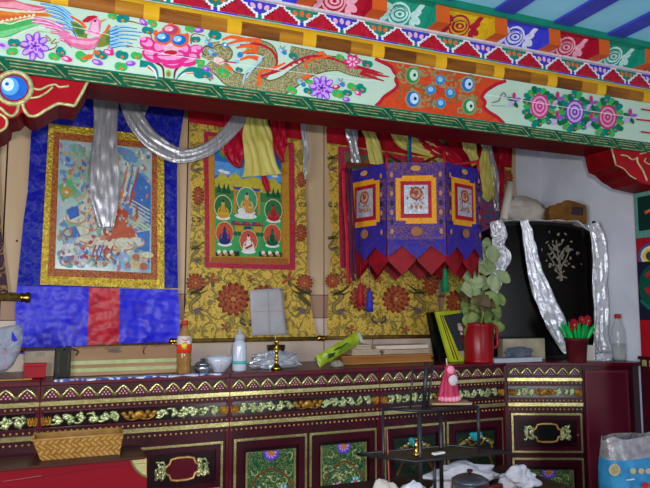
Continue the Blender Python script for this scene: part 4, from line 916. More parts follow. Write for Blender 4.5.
def door(par, x0, x1, z0, z1, O, ang, dim, seed):
    b = B(); front_frame(b, x0, x1, z0, z1, 0, m_cream, .012, .008); front_frame(b, x0+.014, x1-.014, z0+.014, z1-.014, 0, m_mar, .032, .016)
    b.bx(x0+.012, x1-.012, -.003, .001, z0+.012, z1-.012, m_mar3)
    d = xf(b, O, ang).build('door', par); w = x1-x0
    g = .058; flower_panel(d, x0+g, x1-g, z0+g, z1-g-.008, Vector(O)+Matrix.Rotation(ang, 3, 'Z') @ Vector((0, -.009, 0)), ang, dim, seed); return d
def cornice(par, W, O, ang, n, bright=False, seed=1, sunk=0, ctr=True, x0=0):
    ma = flat((236, 226, 170)) if bright else None
    b = B(); zz0, zz1 = 1.056, 1.098
    b.bx(x0+.004, W-.004, -.004, .002, zz0-.004, 1.104, m_mar); P = Paint(b, lambda x, z: (x, -.004, z)); st = (W-x0-.02)/n
    for i in range(n):
        xa = x0+.01+i*st
        P.k = .0006; P.poly([(xa, zz0), (xa+st, zz0), (xa+st*.5, zz1-.006)], m_ppink if not bright else flat((90, 30, 70)))
        for r in range(3):
            for q in range(3-r): P.ell(xa+st*(.5+(q-(2-r)/2)*.2), zz0+.006+r*.010, .0035, .0035, (232, 190, 180) if not bright else (190, 170, 210), 0, 6); P.k -= P.step
        pts = [(xa+st*t/6, -.007, zz0+(zz1-zz0)*(1-abs(2*t/6-1)**1.35)) for t in range(7)]
        b.tube(pts, .0078, m_cream, 5)
    xf(b, O, ang).build('scalloped_cornice', par)
    b = B()
    for za, zb in ((1.024, 1.042), (.884, .903)): b.bx(x0+.002, W-.002, -.008, .002, za, zb, m_cream)
    xf(b, O, ang).build('gilt_moulding', par)
    b = B(); nb = int((W-x0)/.0235)
    for z in (1.013, .915, .866):
        b = B()
        for i in range(nb): b.ell((x0+(W-x0)*(i+.5)/nb, -.002, z), .0052, m_bead, 6, 4)
        xf(b, O, ang).build('bead_row', par)
    b = B(); b.bx(x0+.006, W-.006, -.003, .002, .932, .996, mat('carving_ground', (30, 18, 22), (22, 12, 16), 10, .16, spec=.5)); 
    if bright or True:
        for za, zb in ((.996, 1.0), (.928, .932)): b.bx(x0+.004, W-.004, -.006, .002, za, zb, m_mar2)
    xc = (x0+W)/2; zc = .964; hw = .075 if not bright else .06
    scrolls(b, x0+.045, xc-hw, .936, .992, -.003, seed, None, 6 if W-x0 > .6 else 3); scrolls(b, xc+hw, W-.045, .936, .992, -.003, seed+7, None, 6 if W-x0 > .6 else 3)
    gilt_orn(b, xc, zc, hw*2, .055, -.003); gilt_orn(b, x0+.026, zc, .04, .05, -.003); gilt_orn(b, W-.026, zc, .04, .05, -.003)
    xf(b, O, ang).build('carved_frieze', par)
def carcass(par, W, O, ang, depth=.47, x0=0, top=True):
    b = B(); b.bx(x0+.001, W-.001, .002, depth, 0.02, 1.11, m_mar); b.bx(x0+.001, x0+.014, -.006, .002, .1, 1.108, m_mar2); b.bx(W-.014, W-.001, -.006, .002, .1, 1.108, m_mar2); xf(b, O, ang).build('carcass', par)
    if top: b = B(); b.bx(x0+.001, W-.001, -.016, depth, 1.11, CT, m_mar2); xf(b, O, ang).build('top_board', par, bevel=.003)
CY = 3.0
ux = [-1.0, -.085, .738, 1.536, 2.336]
names = ['maroon altar cabinet at the far left, cut by the photo edge, behind the red chest', 'maroon altar cabinet with two carved drawers under the blue scroll, behind the basket', 'maroon altar cabinet with two bright green flower doors under the deity scroll', 'maroon altar cabinet with dark flower doors behind the wire stand']
cabs = []
for i in range(4):
    O = (ux[i], CY, 0); W = ux[i+1]-ux[i]
    r = thing('altar_cabinet', names[i], 'cabinet', (ux[i]+W/2, CY, 0), 'carved altar cabinets'); cabs.append(r)
    carcass(r, W, O, 0); cornice(r, W, O, 0, 11, False, 3+i)
    if i == 0:
        drawer(r, W-.40, W-.035, .615, .79, O, 0); drawer(r, .03, W-.44, .615, .79, O, 0)
    elif i == 1:
        drawer(r, .03, .395, .60, .816, O, 0); drawer(r, .42, .795, .60, .818, O, 0)
        door(r, .03, .395, .1, .56, O, 0, False, 1); door(r, .42, .795, .1, .56, O, 0, False, 2)
    else:
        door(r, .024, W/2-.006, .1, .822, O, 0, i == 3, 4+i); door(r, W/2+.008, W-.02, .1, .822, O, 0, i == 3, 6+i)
# ---- corner cabinet turned towards the room
AN = math.radians(-23); CO = Vector((2.338, 2.996, 0)); tdir = Vector((cos(AN), sin(AN), 0))
def onc(px, py): return atP(px, py, CO, (sin(AN), -cos(AN), 0))
def cs(px, py): return (onc(px, py)-CO).dot(tdir)
s0, s1, s2 = .0, cs(583, 400), cs(634, 400)
s2 = min(s2, (RX-.012-CO.x)/cos(AN)-.02)
cc = thing('corner_cabinet', 'narrow gilt drawer cabinet set at an angle in the right corner', 'cabinet', CO+tdir*(s1/2)); 
b = B(); b.prism([CO+Vector((.001, .003, .02)), CO+tdir*s1+Vector((0, 0, .02)), CO+tdir*s1+Vector((.1, .22, .02)), CO+Vector((.02, .48, .02))], (0, 0, 1.09), m_mar); b.build('carcass', cc)
cornice(cc, s1, CO, AN, 6, True, 31, x0=.012)
drawer(cc, .03, s1-.012, onc(545, 452.5).z, onc(545, 413).z, CO, AN, mat('cartouche_black', (26, 24, 26), None, 10, .2), True)
zb1 = onc(545, 457.5).z
d = door(cc, .03, s1-.012, .1, zb1, CO, AN, False, 14)
e = thing('side_cupboard', 'plain maroon cupboard with a panelled door at the right end of the altar', 'cupboard', CO+tdir*((s1+s2)/2))
b = B(); q0, q1 = CO+tdir*(s1+.004), CO+tdir*s2; q2 = Vector((RX-.012, q1.y+.02, 0)); q3 = Vector((RX-.012, 3.3, 0))
b.prism([q0+Vector((0, 0, .02)), q1+Vector((0, 0, .02)), q2+Vector((0, 0, .02)), q3+Vector((0, 0, .02)), q0+Vector((.1, .2, .02))], (0, 0, 1.09), m_mar); b.build('carcass', e)
b = B(); zt2 = onc(600, 372).z; m_maru = mat('door_maroon', (98, 26, 44), (84, 20, 36), 6, .35, coat=.2); xa, xb = cs(588, 420), cs(628, 420); xb = min(xb, s2-.02)
b.bx(xa, xb, -.006, .001, .12, zt2, m_maru); rectframe(b, xa-.012, xb+.008, .11, zt2+.01, .012, .0, .012, mat('door_edge', (120, 40, 56), None, 10, .3)); xf(b, CO, AN).build('door', e)
# shared corner top
b = B(); nvec = Vector((sin(AN), -cos(AN), 0)); k0 = CO+nvec*.018; k1 = CO+tdir*(s2+.002)+nvec*.018
b.prism([Vector((2.337, 3.0-.017, 1.11)), k0+Vector((.004, 0, 1.11)), Vector((k1.x, k1.y, 1.11)), Vector((RX-.004, k1.y+.01, 1.11)), Vector((RX-.004, 3.478, 1.11)), Vector((2.337, 3.478, 1.11))], (0, 0, CT-1.11), m_mar2)
tag(b.build('corner_worktop', bevel=.003), 'dark red board topping the corner cabinets under the black cabinet', 'worktop')
# ================================================================== things on the altar
def onct(px, Y): p = at(px, 360, Y); return Vector((p.x, Y, CT))
EPS = .0015
m_plas = mat('clear_film', (206, 212, 224), (180, 188, 204), 14, .25, trans=.35, bump=.5, bscale=30)
b = B(); xa, xb = onct(55, 2.99).x, onct(222, 2.99).x
m_tape = brocade('printed_film', (190, 204, 222), [((50, 90, 190), 14, .3), ((230, 230, 236), 9, .7)], 12, .35)
b.sheet(lambda u, v: (xa+(xb-xa)*u, 2.981-.0015*sin(30*u)+.045*v, CT+.0035-.0065*max(0, 1-v*9)*(1+.4*sin(40*u)) if v < .12 else CT+.0035+.001*sin(25*u)), 60, 12, m_tape); tag(b.build('plastic_sheet', solid=.001), 'blue and white printed plastic strip along the cabinet edge below the wooden crate', 'plastic sheet')
# crate
Yc = 3.13; a, c = onct(71, Yc), onct(180, Yc); zt = at(120, 345.5, Yc).z
r = thing('wooden_crate', 'pale wooden crate with two green stripes and a jagged top board, below blue scroll', 'crate', ((a.x+c.x)/2, Yc+.08, CT))
b = B(); W = c.x-a.x; h = zt-CT-.004; rn = random.Random(5)
prof = [(0, 0), (W, 0)]; N_ = 26
for i in range(N_+1):
    u = 1-i/N_; zz_ = h*(.97-.03*math.sin(u*9)); 
    if .30 < u < .44: zz_ = h*.90
    if .64 < u < .66: zz_ = h*.86
    if .05 > u: zz_ = h*.93
    prof.append((W*u, zz_+rn.uniform(-.003, .003)))
b.prism([(a.x+x, Yc, CT+EPS+z) for x, z in prof], (0, .016, 0), m_wood); b.bx(a.x, c.x, Yc+.15, Yc+.166, CT+EPS, CT+h*.95, m_wood); b.bx(a.x, a.x+.014, Yc+.016, Yc+.15, CT+EPS, CT+h*.9, m_wood); b.bx(c.x-.014, c.x, Yc+.016, Yc+.15, CT+EPS, CT+h*.9, m_wood); b.bx(a.x+.014, c.x-.014, Yc+.016, Yc+.15, CT+EPS, CT+.014, m_wood)
P = Paint(b, lambda x, z: (a.x+x, Yc, CT+z)); 
P.poly([(W*.31, h*.80), (W*.34, h*.9), (W*.43, h*.9), (W*.45, h*.8), (W*.40, h*.76), (W*.35, h*.79)], flat((112, 96, 84))); P.line([(W*.655, h*.9), (W*.648, h*.78), (W*.66, h*.7)], .006, (60, 40, 30)); P.line([(W*.02, h*.92), (W*.06, h*.86), (W*.04, h*.72)], .008, (60, 40, 30))
b.build('crate_box', r)
b = B()
for z in (.40, .14): b.bx(a.x, c.x, Yc-.004, Yc, CT+h*z, CT+h*(z+.13), mat('pale_green_stripe', (190, 196, 140), (172, 180, 120), 30, .5))
b.build('stripe', r)
# dark upright block with clip
Yd = 3.1; a, c = onct(55.5, Yd), onct(71, Yd); zt = at(62, 347.5, Yd).z; m_dk = mat('dark_olive_card', (34, 32, 22), (28, 28, 20), 30, .5)
b = B(); b.bx(a.x, c.x, Yd, Yd+.10, CT+EPS, zt-.014, m_dk); b.bx(a.x, a.x+.03, Yd, Yd+.10, zt-.014, zt, m_dk); b.bx(c.x-.025, c.x, Yd, Yd+.1, zt-.014, zt, m_dk); b.bx(a.x+.008, a.x+.016, Yd-.001, Yd, CT+.02, zt-.02, flat((66, 62, 44))); b.bx(a.x+.05, a.x+.058, Yd-.001, Yd, CT+.03, zt-.03, flat((66, 62, 44)))
tag(b.build('file_box'), 'dark notched box standing at the left end of the wooden crate', 'box')
# cardboard box + red box
Ye = 3.17; a, c = onct(25, Ye), onct(55, Ye); zt = at(40, 351, Ye).z
b = B(); b.bx(a.x, c.x-.004, Ye, Ye+.14, CT+EPS, zt-.005, mat('greyboard', (170, 152, 130), (156, 138, 116), 10, .7)); b.bx(a.x-.003, c.x-.002, Ye-.003, Ye+.143, zt-.03, zt, mat('greyboard_lid', (182, 162, 140), None, 10, .7)); b.bx((a.x+c.x)/2-.02, (a.x+c.x)/2+.02, Ye-.0045, Ye-.003, zt-.024, zt-.006, flat((150, 134, 116)))
tag(b.build('cardboard_box', bevel=.003), 'grey-brown cardboard box behind the small red box at the left', 'box')
Yf = 3.12; a, c = onct(24, Yf), onct(46, Yf); zt = at(35, 363.5, Yf).z
b = B(); b.bx(a.x, c.x, Yf, Yf+.04, CT+EPS, zt-.012, mat('red_card', (170, 16, 34), (150, 12, 28), 10, .5)); b.bx(a.x-.002, c.x+.002, Yf-.002, Yf+.042, zt-.012, zt, mat('red_card_lid', (190, 22, 40), None, 10, .5)); tag(b.build('gift_box', bevel=.002), 'small flat red box in front of the grey cardboard box', 'box')
b = B(); a, c = onct(0, 3.04), onct(33, 3.05); b.box(((a.x+c.x)/2, 3.05, CT+.006), (c.x-a.x, .03, .008), m_wood2, .03); tag(b.build('wooden_stick', bevel=.002), 'short thin wooden stick lying at the left edge of the altar', 'stick')
# crumpled bags
def crumple(name, label, c, r, m, seed, cat='plastic bag', amp=.28, fr=2.2, nu=40, nv=22, flatb=True, smo=False, hf=1):
    b = B(); c = Vector(c); r = Vector(r)
    def f(d):
        q = d*fr+Vector((seed*3.1, seed, 0)); n = noise.noise(q)+(.35+.65*hf)*abs(noise.noise(q*(1.4+.9*hf)))-.4+.35*hf*noise.noise(q*5)
        return 1+amp*n
    b.ell((0, 0, 0), r, m, nu, nv, f, False)
    b.sm = [smo]*len(b.sm)
    zmin = -r.z*.6
    for i, p in enumerate(b.v):
        if flatb and p.z < zmin: p = Vector((p.x, p.y, zmin))
        b.v[i] = Vector((p.x, p.y, p.z-zmin))+c
    return tag(b.build(name), label, cat)
m_foil = mat('silver_plastic', (200, 202, 208), (170, 172, 182), 20, .22, metal=.3, bump=.6, bscale=40)
m_bagw = mat('white_film', (216, 216, 222), (200, 200, 210), 10, .3, bump=.5, bscale=40, alpha=.95)
p = onct(275, 3.17); crumple('plastic_bag', 'crumpled silvery plastic bag around the brass butter lamp', (p.x, 3.17, CT+.002), (.125, .06, .055), m_foil, 4, amp=.35, fr=2.6)
# hanging bag at left edge
b = B(); Yb_ = 3.12; kb = mpp(at(10, 350, Yb_)); m_hb = mat('grey_blue_film', (186, 192, 206), (166, 172, 190), 9, .3, alpha=.62, bump=.6, bscale=25)
o0 = at(8, 377, Yb_)
outl = [(-12, 332), (2, 327), (14, 325), (19, 324), (23, 328), (24, 338), (20, 352), (14, 364), (6, 371), (-4, 373), (-14, 370), (-18, 350)]
cx0, cy0 = 5, 350
def bagf(u, v):
    a = u*len(outl); i = int(a) % len(outl); t = a-int(a); p, q = outl[i], outl[(i+1) % len(outl)]
    x, y = p[0]+(q[0]-p[0])*t, p[1]+(q[1]-p[1])*t; s = sin(v*PI)**.5 if 0 < v < 1 else .02
    w = at(cx0+(x-cx0)*s, cy0+(y-cy0)*s, Yb_-.045*cos(v*PI)); w.y += .012*noise.noise(Vector((x*.14, y*.14, v*3))); w.z = max(w.z, CT+.002); return w
b.sheet(bagf, 48, 14, m_hb, False); P = Paint(b, lambda x, y: at(x, y, Yb_-.055)); P.poly([(12, 331), (17.5, 340), (15, 342), (11.5, 340)], flat((40, 40, 190)))
for y, s in ((352, 2), (358, 1.4), (366, 1.8)): P.ell(5, y, s, s*.7, (196, 120, 150))
tag(b.build('carrier_bag'), 'translucent grey-blue carrier bag at the left edge of the altar', 'plastic bag')
# bottle of orange drink
def bottle(name, label, px, ytop, ybase, Y, body, cap, wpx, cat='bottle', lab=None, liquid=None, slim=.42):
    c = onct(px, Y); k = mpp(at(px, 350, Y)); R = wpx*k/2; h = at(px, ytop, Y).z-CT-EPS
    r = thing(name, label, cat, (c.x, Y, CT))
    b = B(); prof = [(R*.82, 0), (R*.98, .012), (R, .03), (R*.95, h*.18), (R, h*.22), (R, h*.36), (R*.95, h*.4), (R*.97, h*.45), (R, h*.62), (R*.9, h*.70), (R*.66, h*.80), (R*slim, h*.88), (R*slim, h*.92)]
    b.lathe((c.x, Y, CT+EPS), prof, body, 24); b.build('bottle_body', r)
    b = B(); b.lathe((c.x, Y, CT+EPS), [(R*slim*1.15, h*.905), (R*slim*1.15, h*.985), (R*slim, h)], cap, 18); b.build('cap', r)
    if liquid: b = B(); b.lathe((c.x, Y, CT+EPS), [(R*.78, .006), (R*.92, .016), (R*.9, h*.36), (R*.9, h*liquid[1])], liquid[0], 20); b.build('liquid', r)
    if lab:
        b = B(); z0, z1 = h*.42, h*.74; b.lathe((c.x, Y, CT+EPS), [(R*1.015, h*.40), (R*1.02, h*.48), (R*1.02, h*.56), (R*1.03, h*.63), (R*.95, h*.70), (R*.93, h*.715)], None or lab[0], 24, mfun=lambda i: lab[min(i, len(lab)-1)])
        P = Paint(b, lambda u, v: (c.x+sin(u)*R*1.045, Y-cos(u)*R*1.045, CT+h*v))
        P.ell(-.2, .55, .35, .045, (236, 226, 60)); P.ell(.35, .6, .3, .03, (240, 240, 240)); P.line([(-.5, .66), (0, .64), (.5, .67)], .015, (200, 40, 40)); P.ell(-.1, .5, .25, .02, (120, 190, 60)); P.line([(-.35, .58), (0, .6), (.3, .57)], .02, (236, 60, 40))
        b.build('label_sleeve', r)
    return r
m_pet = mat('clear_pet', (226, 230, 226), (216, 222, 218), 6, .08, alpha=.38)
bottle('drink_bottle', 'plastic drink bottle with orange label, standing right of the crate', 184, 320.5, 373.5, 3.035, mat('pet_amber', (190, 140, 80), (176, 126, 66), 6, .1, alpha=.6), mat('cap_red', (196, 60, 50), None, 10, .4), 14.5, lab=[mat('lab_orange', (232, 84, 40), (226, 60, 30), 12, .35), mat('lab_orange', (0, 0, 0)), mat('lab_white', (226, 206, 196), None, 12, .35), mat('lab_white', (0, 0, 0))], liquid=(mat('tea', (150, 84, 24), None, 5, .2), .4))
bottle('water_bottle', 'clear plastic bottle with red cap at the right end of the altar', 619.5, 314, 356.5, 2.83, m_pet, mat('cap_red', (196, 60, 50)), 13, liquid=(mat('water', (206, 212, 206), None, 5, .05, alpha=.3), .3))
# steel pot with lid
c = onct(203, 3.05); k = mpp(at(203, 365, 3.05)); m_steel = mat('steel', (180, 184, 190), (150, 154, 160), 12, .2, metal=.9)
r = thing('steel_pot', 'small shiny steel pot with domed lid beside the white bowl', 'pot', c); b = B(); b.lathe(c+Vector((0, 0, EPS)), [(6*k, 0), (8.4*k, 3*k), (8.6*k, 6*k), (7.6*k, 8*k)], m_steel, 20); b.build('pot_body', r); b = B(); b.lathe(c+Vector((0, 0, EPS)), [(8*k, 8*k), (7*k, 10*k), (4*k, 11.6*k), (2.6*k, 12.2*k), (2.6*k, 14*k), (.6*k, 14.6*k)], m_steel, 20); b.build('lid', r)
# white bowl with printed sprig
c = onct(219, 3.09); k = mpp(at(219, 365, 3.09)); m_porc = mat('porcelain', (206, 208, 220), (198, 200, 214), 5, .15)
b = B(); b.lathe(c+Vector((0, 0, EPS)), [(7*k, 0), (7*k, 1.6*k), (9*k, 2.5*k), (12.2*k, 9*k), (13.6*k, 15*k), (13*k, 15*k), (11.4*k, 9*k), (7*k, 3.5*k), (.1*k, 3*k)], m_porc, 30)
P = Paint(b, lambda u, v: (c.x+sin(u)*v[0], c.y-cos(u)*v[0], CT+v[1])); 
for u in (.0, .9, -.9): 
    for k2 in range(4): P.map2 = lambda a_, b_: (c.x+sin(a_)*(11*k+b_*.42+.003), c.y-cos(a_)*(11*k+b_*.42+.003), CT+8.6*k+b_); P.ell(u+.10*cos(k2*1.6), .006*sin(k2*1.6), .07, .004, ((200, 170, 80), (150, 130, 180), (200, 120, 110), (150, 160, 90))[k2], k2)
tag(b.build('rice_bowl'), 'white porcelain bowl with small printed sprig, between steel pot and white bottle', 'bowl')
# white flask
c = onct(239.5, 3.07); k = mpp(at(239.5, 360, 3.07)); h = at(239.5, 329, 3.07).z-CT; r = thing('flask', 'white squeeze bottle with a teal band beside the bowl', 'bottle', c)
b = B(); R = 7.2*k; b.lathe(c+Vector((0, 0, EPS)), [(R*.85, 0), (R, .008), (R, h*.18), (R, h*.58), (R*.92, h*.66), (R*.62, h*.71), (R*.6, h*.73)], m_porc, 24); b.build('bottle_body', r)
b = B(); b.lathe(c+Vector((0, 0, EPS)), [(R*.7, h*.72), (R*.74, h*.84), (R*.6, h*.88), (R*.22, h*.9), (R*.16, h*.99), (R*.05, h)], mat('cap_white', (206, 208, 214), None, 8, .4), 18); b.build('cap', r)
b = B(); b.lathe(c+Vector((0, 0, EPS)), [(R*1.015, h*.17), (R*1.015, h*.25)], mat('teal_band', (100, 200, 196), None, 8, .4), 24); b.build('band', r)
# brass lamp and bronze bowl
c = onct(276.5, 3.07); k = mpp(at(276, 360, 3.07)); b = B(); h = at(276, 339, 3.07).z-CT
b.lathe(c+Vector((0, 0, EPS)), [(5.6*k, 0), (5.6*k, 2*k), (4*k, 3.5*k), (2*k, 6*k), (1.6*k, h*.3), (2.6*k, h*.34), (1.5*k, h*.38), (1.5*k, h*.55), (2.4*k, h*.6), (1.5*k, h*.64), (1.6*k, h*.82), (2.6*k, h*.9), (2.2*k, h*.96), (.8*k, h)], m_brass, 18); tag(b.build('candlestick'), 'slender turned brass lamp stand before the paper note', 'candlestick')
c = onct(276, 3.29); k = mpp(at(276, 350, 3.29)); z0 = at(276, 353, 3.29).z; b = B(); m_brz = mat('bronze', (110, 90, 50), (80, 64, 34), 14, .35, metal=.8)
b.lathe((c.x, c.y, CT+EPS), [(5*k, 0), (5*k, k), (1.6*k, 2.5*k), (1.5*k, 6*k), (4*k, 9*k), (8.6*k, 15*k), (9.4*k, 20*k), (8.6*k, 20*k), (7*k, 15*k), (.2*k, 11*k)], m_brz, 24); tag(b.build('offering_bowl'), 'dark bronze footed bowl behind the brass stand', 'bowl')
b = B(); a = Vector((c.x-.01, c.y, CT+20*k)); b.tube([Vector((c.x-.012, c.y-.02, CT+10.8*k)), Vector((c.x-.012, c.y-.025, at(272, 335, c.y).z))], .0025, m_porc, 6); tag(b.build('incense_stick'), 'thin white stick standing in the bronze bowl', 'stick')
# lime packet leaning
r0 = at(318, 366, 3.06); r1 = at(361, 336, 3.2); b = B(); r0 = Vector((r0.x, 3.06, CT+.034)); d = r1-r0; up = Vector((0, -.35, .94)); m_lime = mat('lime_film', (186, 206, 60), (160, 184, 40), 14, .25, bump=.4, bscale=30)
sd = d.cross(Vector((0, 1, 0))).normalized(); kk = mpp(r0)
b.sheet(lambda u, v: r0+d*u+sd*((v-.5)*13*kk*(1 if .03 < u < .97 else .92))+Vector((0, -.014*sin(PI*min(max(v, 0), 1))-.003*sin(20*u), 0)), 24, 8, m_lime); b.sheet(lambda u, v: r0+d*u+sd*((v-.5)*13*kk)+Vector((0, .012*sin(PI*v), 0)), 24, 6, m_lime)
P = Paint(b, lambda u, v: r0+d*u+sd*((v-.5)*13*kk)+Vector((0, -.0165-.0015*cos(v*3), 0)), step=.0003)
P.poly([(.18, .35), (.3, .28), (.36, .5), (.22, .66)], (40, 84, 40)); P.poly([(.40, .2), (.72, .25), (.7, .55), (.44, .5)], (120, 150, 40)); P.line([(.36, .72), (.5, .62), (.66, .66)], .12, (60, 90, 40)); P.poly([(.92, .1), (.98, .1), (.98, .9), (.92, .9)], (200, 214, 214)); P.ell(.14, .75, .06, .12, (226, 234, 150))
tag(b.build('snack_packet', solid=.001), 'lime green foil packet leaning on the scripture boards', 'packet')
# scripture boards (pecha) stacks
Yp = 3.16
def slab(name, label, px0, px1, y0, y1, Y, dep, m, cat, g, rz=0, bev=.003, page=None):
    a, c = onct(px0, Y), onct(px1, Y); z0, z1 = at((px0+px1)/2, y0, Y).z, at((px0+px1)/2, y1, Y).z
    b = B(); w = abs(c.x-a.x); ce = ((a.x+c.x)/2, Y+dep/2, (z0+z1)/2); hh_ = z1-z0
    if page:
        b.box((ce[0], ce[1], z1-hh_*.12), (w, dep, hh_*.24), m, rz); b.box((ce[0], ce[1], z0+hh_*.12), (w, dep, hh_*.24), m, rz)
        for t in range(4): b.box((ce[0], ce[1], z0+hh_*(.31+.125*t)), (w*(.975-.012*(t % 2)), dep*.96, hh_*.115), page, rz)
    else: b.box(ce, (w, dep, hh_), m, rz)
    return tag(b.build(name, bevel=bev), label, cat, g), z1
mpg = mat('old_pages', (206, 184, 160), (176, 152, 128), 60, .8, stretch=(.3, 1, 6)); g = 'scripture stacks on the altar'
zb = at(384, 365, Yp).z
def stack(name, label, px0, px1, Y, dep, z0, z1, m, page=None, rz=0, cat='book'):
    a, c = onct(px0, Y), onct(px1, Y); b = B(); w = c.x-a.x; ce = ((a.x+c.x)/2, Y+dep/2); hh_ = z1-z0
    if page:
        b.box((*ce, z1-hh_*.12), (w, dep, hh_*.24), m, rz); b.box((*ce, z0+hh_*.12), (w, dep, hh_*.24), m, rz)
        for t in range(4): b.box((*ce, z0+hh_*(.31+.125*t)), (w*(.975-.014*(t % 2)), dep*.96, hh_*.118), page, rz)
    else: b.box((*ce, (z0+z1)/2), (w, dep, hh_), m, rz)
    return tag(b.build(name, bevel=.0025), label, cat, g)
h = (at(384, 354, Yp).z-CT)
stack('scripture_book', 'long honey-brown wood-covered scripture book lying at the bottom of the stack', 341, 433, Yp, .17, CT+EPS, CT+h*.92, m_wood2, m_wood2)
z2 = CT+h*.92+.001; z3 = z2+.03; z4 = z3+.032
stack('scripture_book', 'short loose-leaf scripture on the stack behind the tip of the lime packet', 352, 381, Yp+.01, .13, z2, z3, mpg, mpg, .02)
stack('scripture_book', 'small loose-leaf scripture, topmost of the stack near the lime packet', 350, 372, Yp+.02, .11, z3+.001, z4-.006, mpg, mpg, -.03)
stack('scripture_book', 'loose-leaf scripture on the stack, next to the black binder', 384, 430, Yp+.015, .12, z2, z3-.008, mpg, mpg, .01)
stack('scripture_book', 'pale board lying on the loose-leaf scripture next to the black binder', 376, 429, Yp+.055, .11, z3-.007, z3+.016, m_ply2, None, .015)
crumple('paper_scrap', 'crumpled grey paper scrap at the left end of the brown scripture book', onct(337, 3.10)+Vector((0, 0, .001)), (.035, .03, .02), mat('grey_tissue', (170, 160, 150), None, 10, .7), 8, 'paper', .3)
# binder and framed picture
Yg = 3.12; 
def leaning(name, label, q, Y, dep, m, cat, tilt=.06):
    P4 = []
    for i, (x, y) in enumerate(q):
        p = at(x, y, Y); 
        if i >= 2: p = Vector((at(x, 359, Y).x, Y-.012, CT+EPS))
        else: p = at(x, y, Y+tilt)
        P4.append(p)
    b = B(); b.prism(P4, (0, dep, 0), m); return b, P4
b, _ = leaning('binder', '', [(431, 313.5), (438.5, 312), (450, 361), (438.5, 361)], Yg+.06, .05, mat('black_board', (16, 16, 18), (12, 12, 14), 10, .35), 'binder'); tag(b.build('ring_binder', bevel=.003), 'black binder leaning left of the lime-edged picture', 'binder')
q = [(436, 312), (462, 310), (476, 360), (449, 361)]
b, P4 = leaning('frame', '', q, Yg, .02, mat('lime_frame', (200, 210, 50), (180, 192, 40), 14, .35), 'picture'); f4 = lambda u, v: (P4[0].lerp(P4[1], u)).lerp(P4[3].lerp(P4[2], u), v)
P = Paint(b, f4, (0, -1, 0), off=.001, step=.0004)
P.poly([(.10, .06), (.13, .06), (.2, .95), (.16, .95)], (60, 20, 30)); P.poly([(.22, .08), (1, .05), (1, .78), (.40, .80)], (64, 66, 74)); P.poly([(.40, .80), (1, .78), (1, .9), (.46, .92)], (196, 176, 140)); P.poly([(.16, .06), (.19, .06), (.3, .97), (.26, .97)], (120, 20, 40))
b.v = b.v; b.build('framed_picture'); fp = bpy.data.objects['framed_picture']; tag(fp, 'dark picture with lime green edge and small red figure, leaning behind the red thermos', 'picture')
b = B(); P = Paint(b, f4, (0, -1, 0), off=.004, step=.0004); P.poly([(.66, .78), (.66, .58), (.74, .40), (.86, .38), (.98, .60), (1, .78)], (190, 24, 30)); P.ell(.72, .30, .09, .05, (210, 160, 130)); P.ell(.72, .36, .1, .05, (226, 214, 206)); P.line([(.66, .44), (.8, .55), (.9, .64)], .06, (240, 236, 220)); P.line([(.7, .66), (.85, .6), (.9, .52)], .06, (230, 190, 60)); P.line([(.7, .48), (.74, .6)], .06, (30, 20, 24)); ORG[fp] = ORG.get(fp, Vector()); b.build('printed_figure', fp)
# red thermos jug with foliage
Yh = 3.02; c = onct(479, Yh); k = mpp(at(479, 345, Yh)); h = at(479, 323, Yh).z-CT; r = thing('thermos_jug', 'red enamel jug with a handle used as a plant pot', 'jug', c); m_jug = mat('red_enamel', (158, 12, 24), (138, 9, 18), 6, .3, spec=.3)
b = B(); b.lathe(c+Vector((0, 0, EPS)), [(14*k, 0), (15*k, 1.2*k), (15*k, 3*k), (14.4*k, 4*k), (14.8*k, h*.6), (15*k, h*.92), (15.4*k, h*.95), (15.2*k, h), (13.6*k, h), (13.4*k, h*.8), (.2*k, h*.78)], m_jug, 30); b.build('jug_body', r)
b = B(); b.tube(smooth_path([c+Vector((14*k, -.01, h*.86)), c+Vector((19*k, -.02, h*.9)), c+Vector((20*k, -.02, h*.6)), c+Vector((19.6*k, -.02, h*.42)), c+Vector((14*k, -.01, h*.36))], 5), 1.7*k, m_jug, 8); b.build('handle', r)
pl = thing('potted_plant', 'climbing plant with large pale green leaves growing out of the red jug', 'plant', c+Vector((0, 0, h*.79)))
m_lf = mat('leaf_pale', (140, 160, 92), (104, 128, 70), 16, .5, bump=.2, bscale=30); m_lf2 = mat('leaf_brown', (110, 96, 62), (84, 66, 44), 20, .6); m_lf3 = mat('leaf_light', (172, 188, 140), (150, 170, 118), 12, .5)
b = B(); rn = random.Random(12); leaves = B()
def leaf3(bb, p, d, n, L, W, m):
    d = d.normalized(); s = d.cross(n).normalized(); n = s.cross(d)
    prof = [0, .62, .95, 1, .85, .5, 0]; K = len(prof)-1
    bb.sheet(lambda u, v: p+d*L*v+s*W*(u-.5)*2*(prof[min(int(v*K), K-1)]+(prof[min(int(v*K), K-1)+1]-prof[min(int(v*K), K-1)])*(v*K-min(int(v*K), K-1)))+n*(abs(u-.5)*W*.5-.35*L*v*v), 4, 6, m, True)
extra_lf = [(rn.uniform(470, 500), rn.uniform(246, 300), rn.uniform(12, 18), rn.uniform(7, 11), rn.uniform(-1, 1), rn.uniform(-.6, 1), m_lf3) for _ in range(16)]+[(rn.uniform(469, 498), rn.uniform(296, 322), rn.uniform(12, 17), rn.uniform(8, 11), rn.uniform(-1, 1), rn.uniform(-1, .6), (m_lf, m_lf2, m_lf)[_ % 3]) for _ in range(16)]
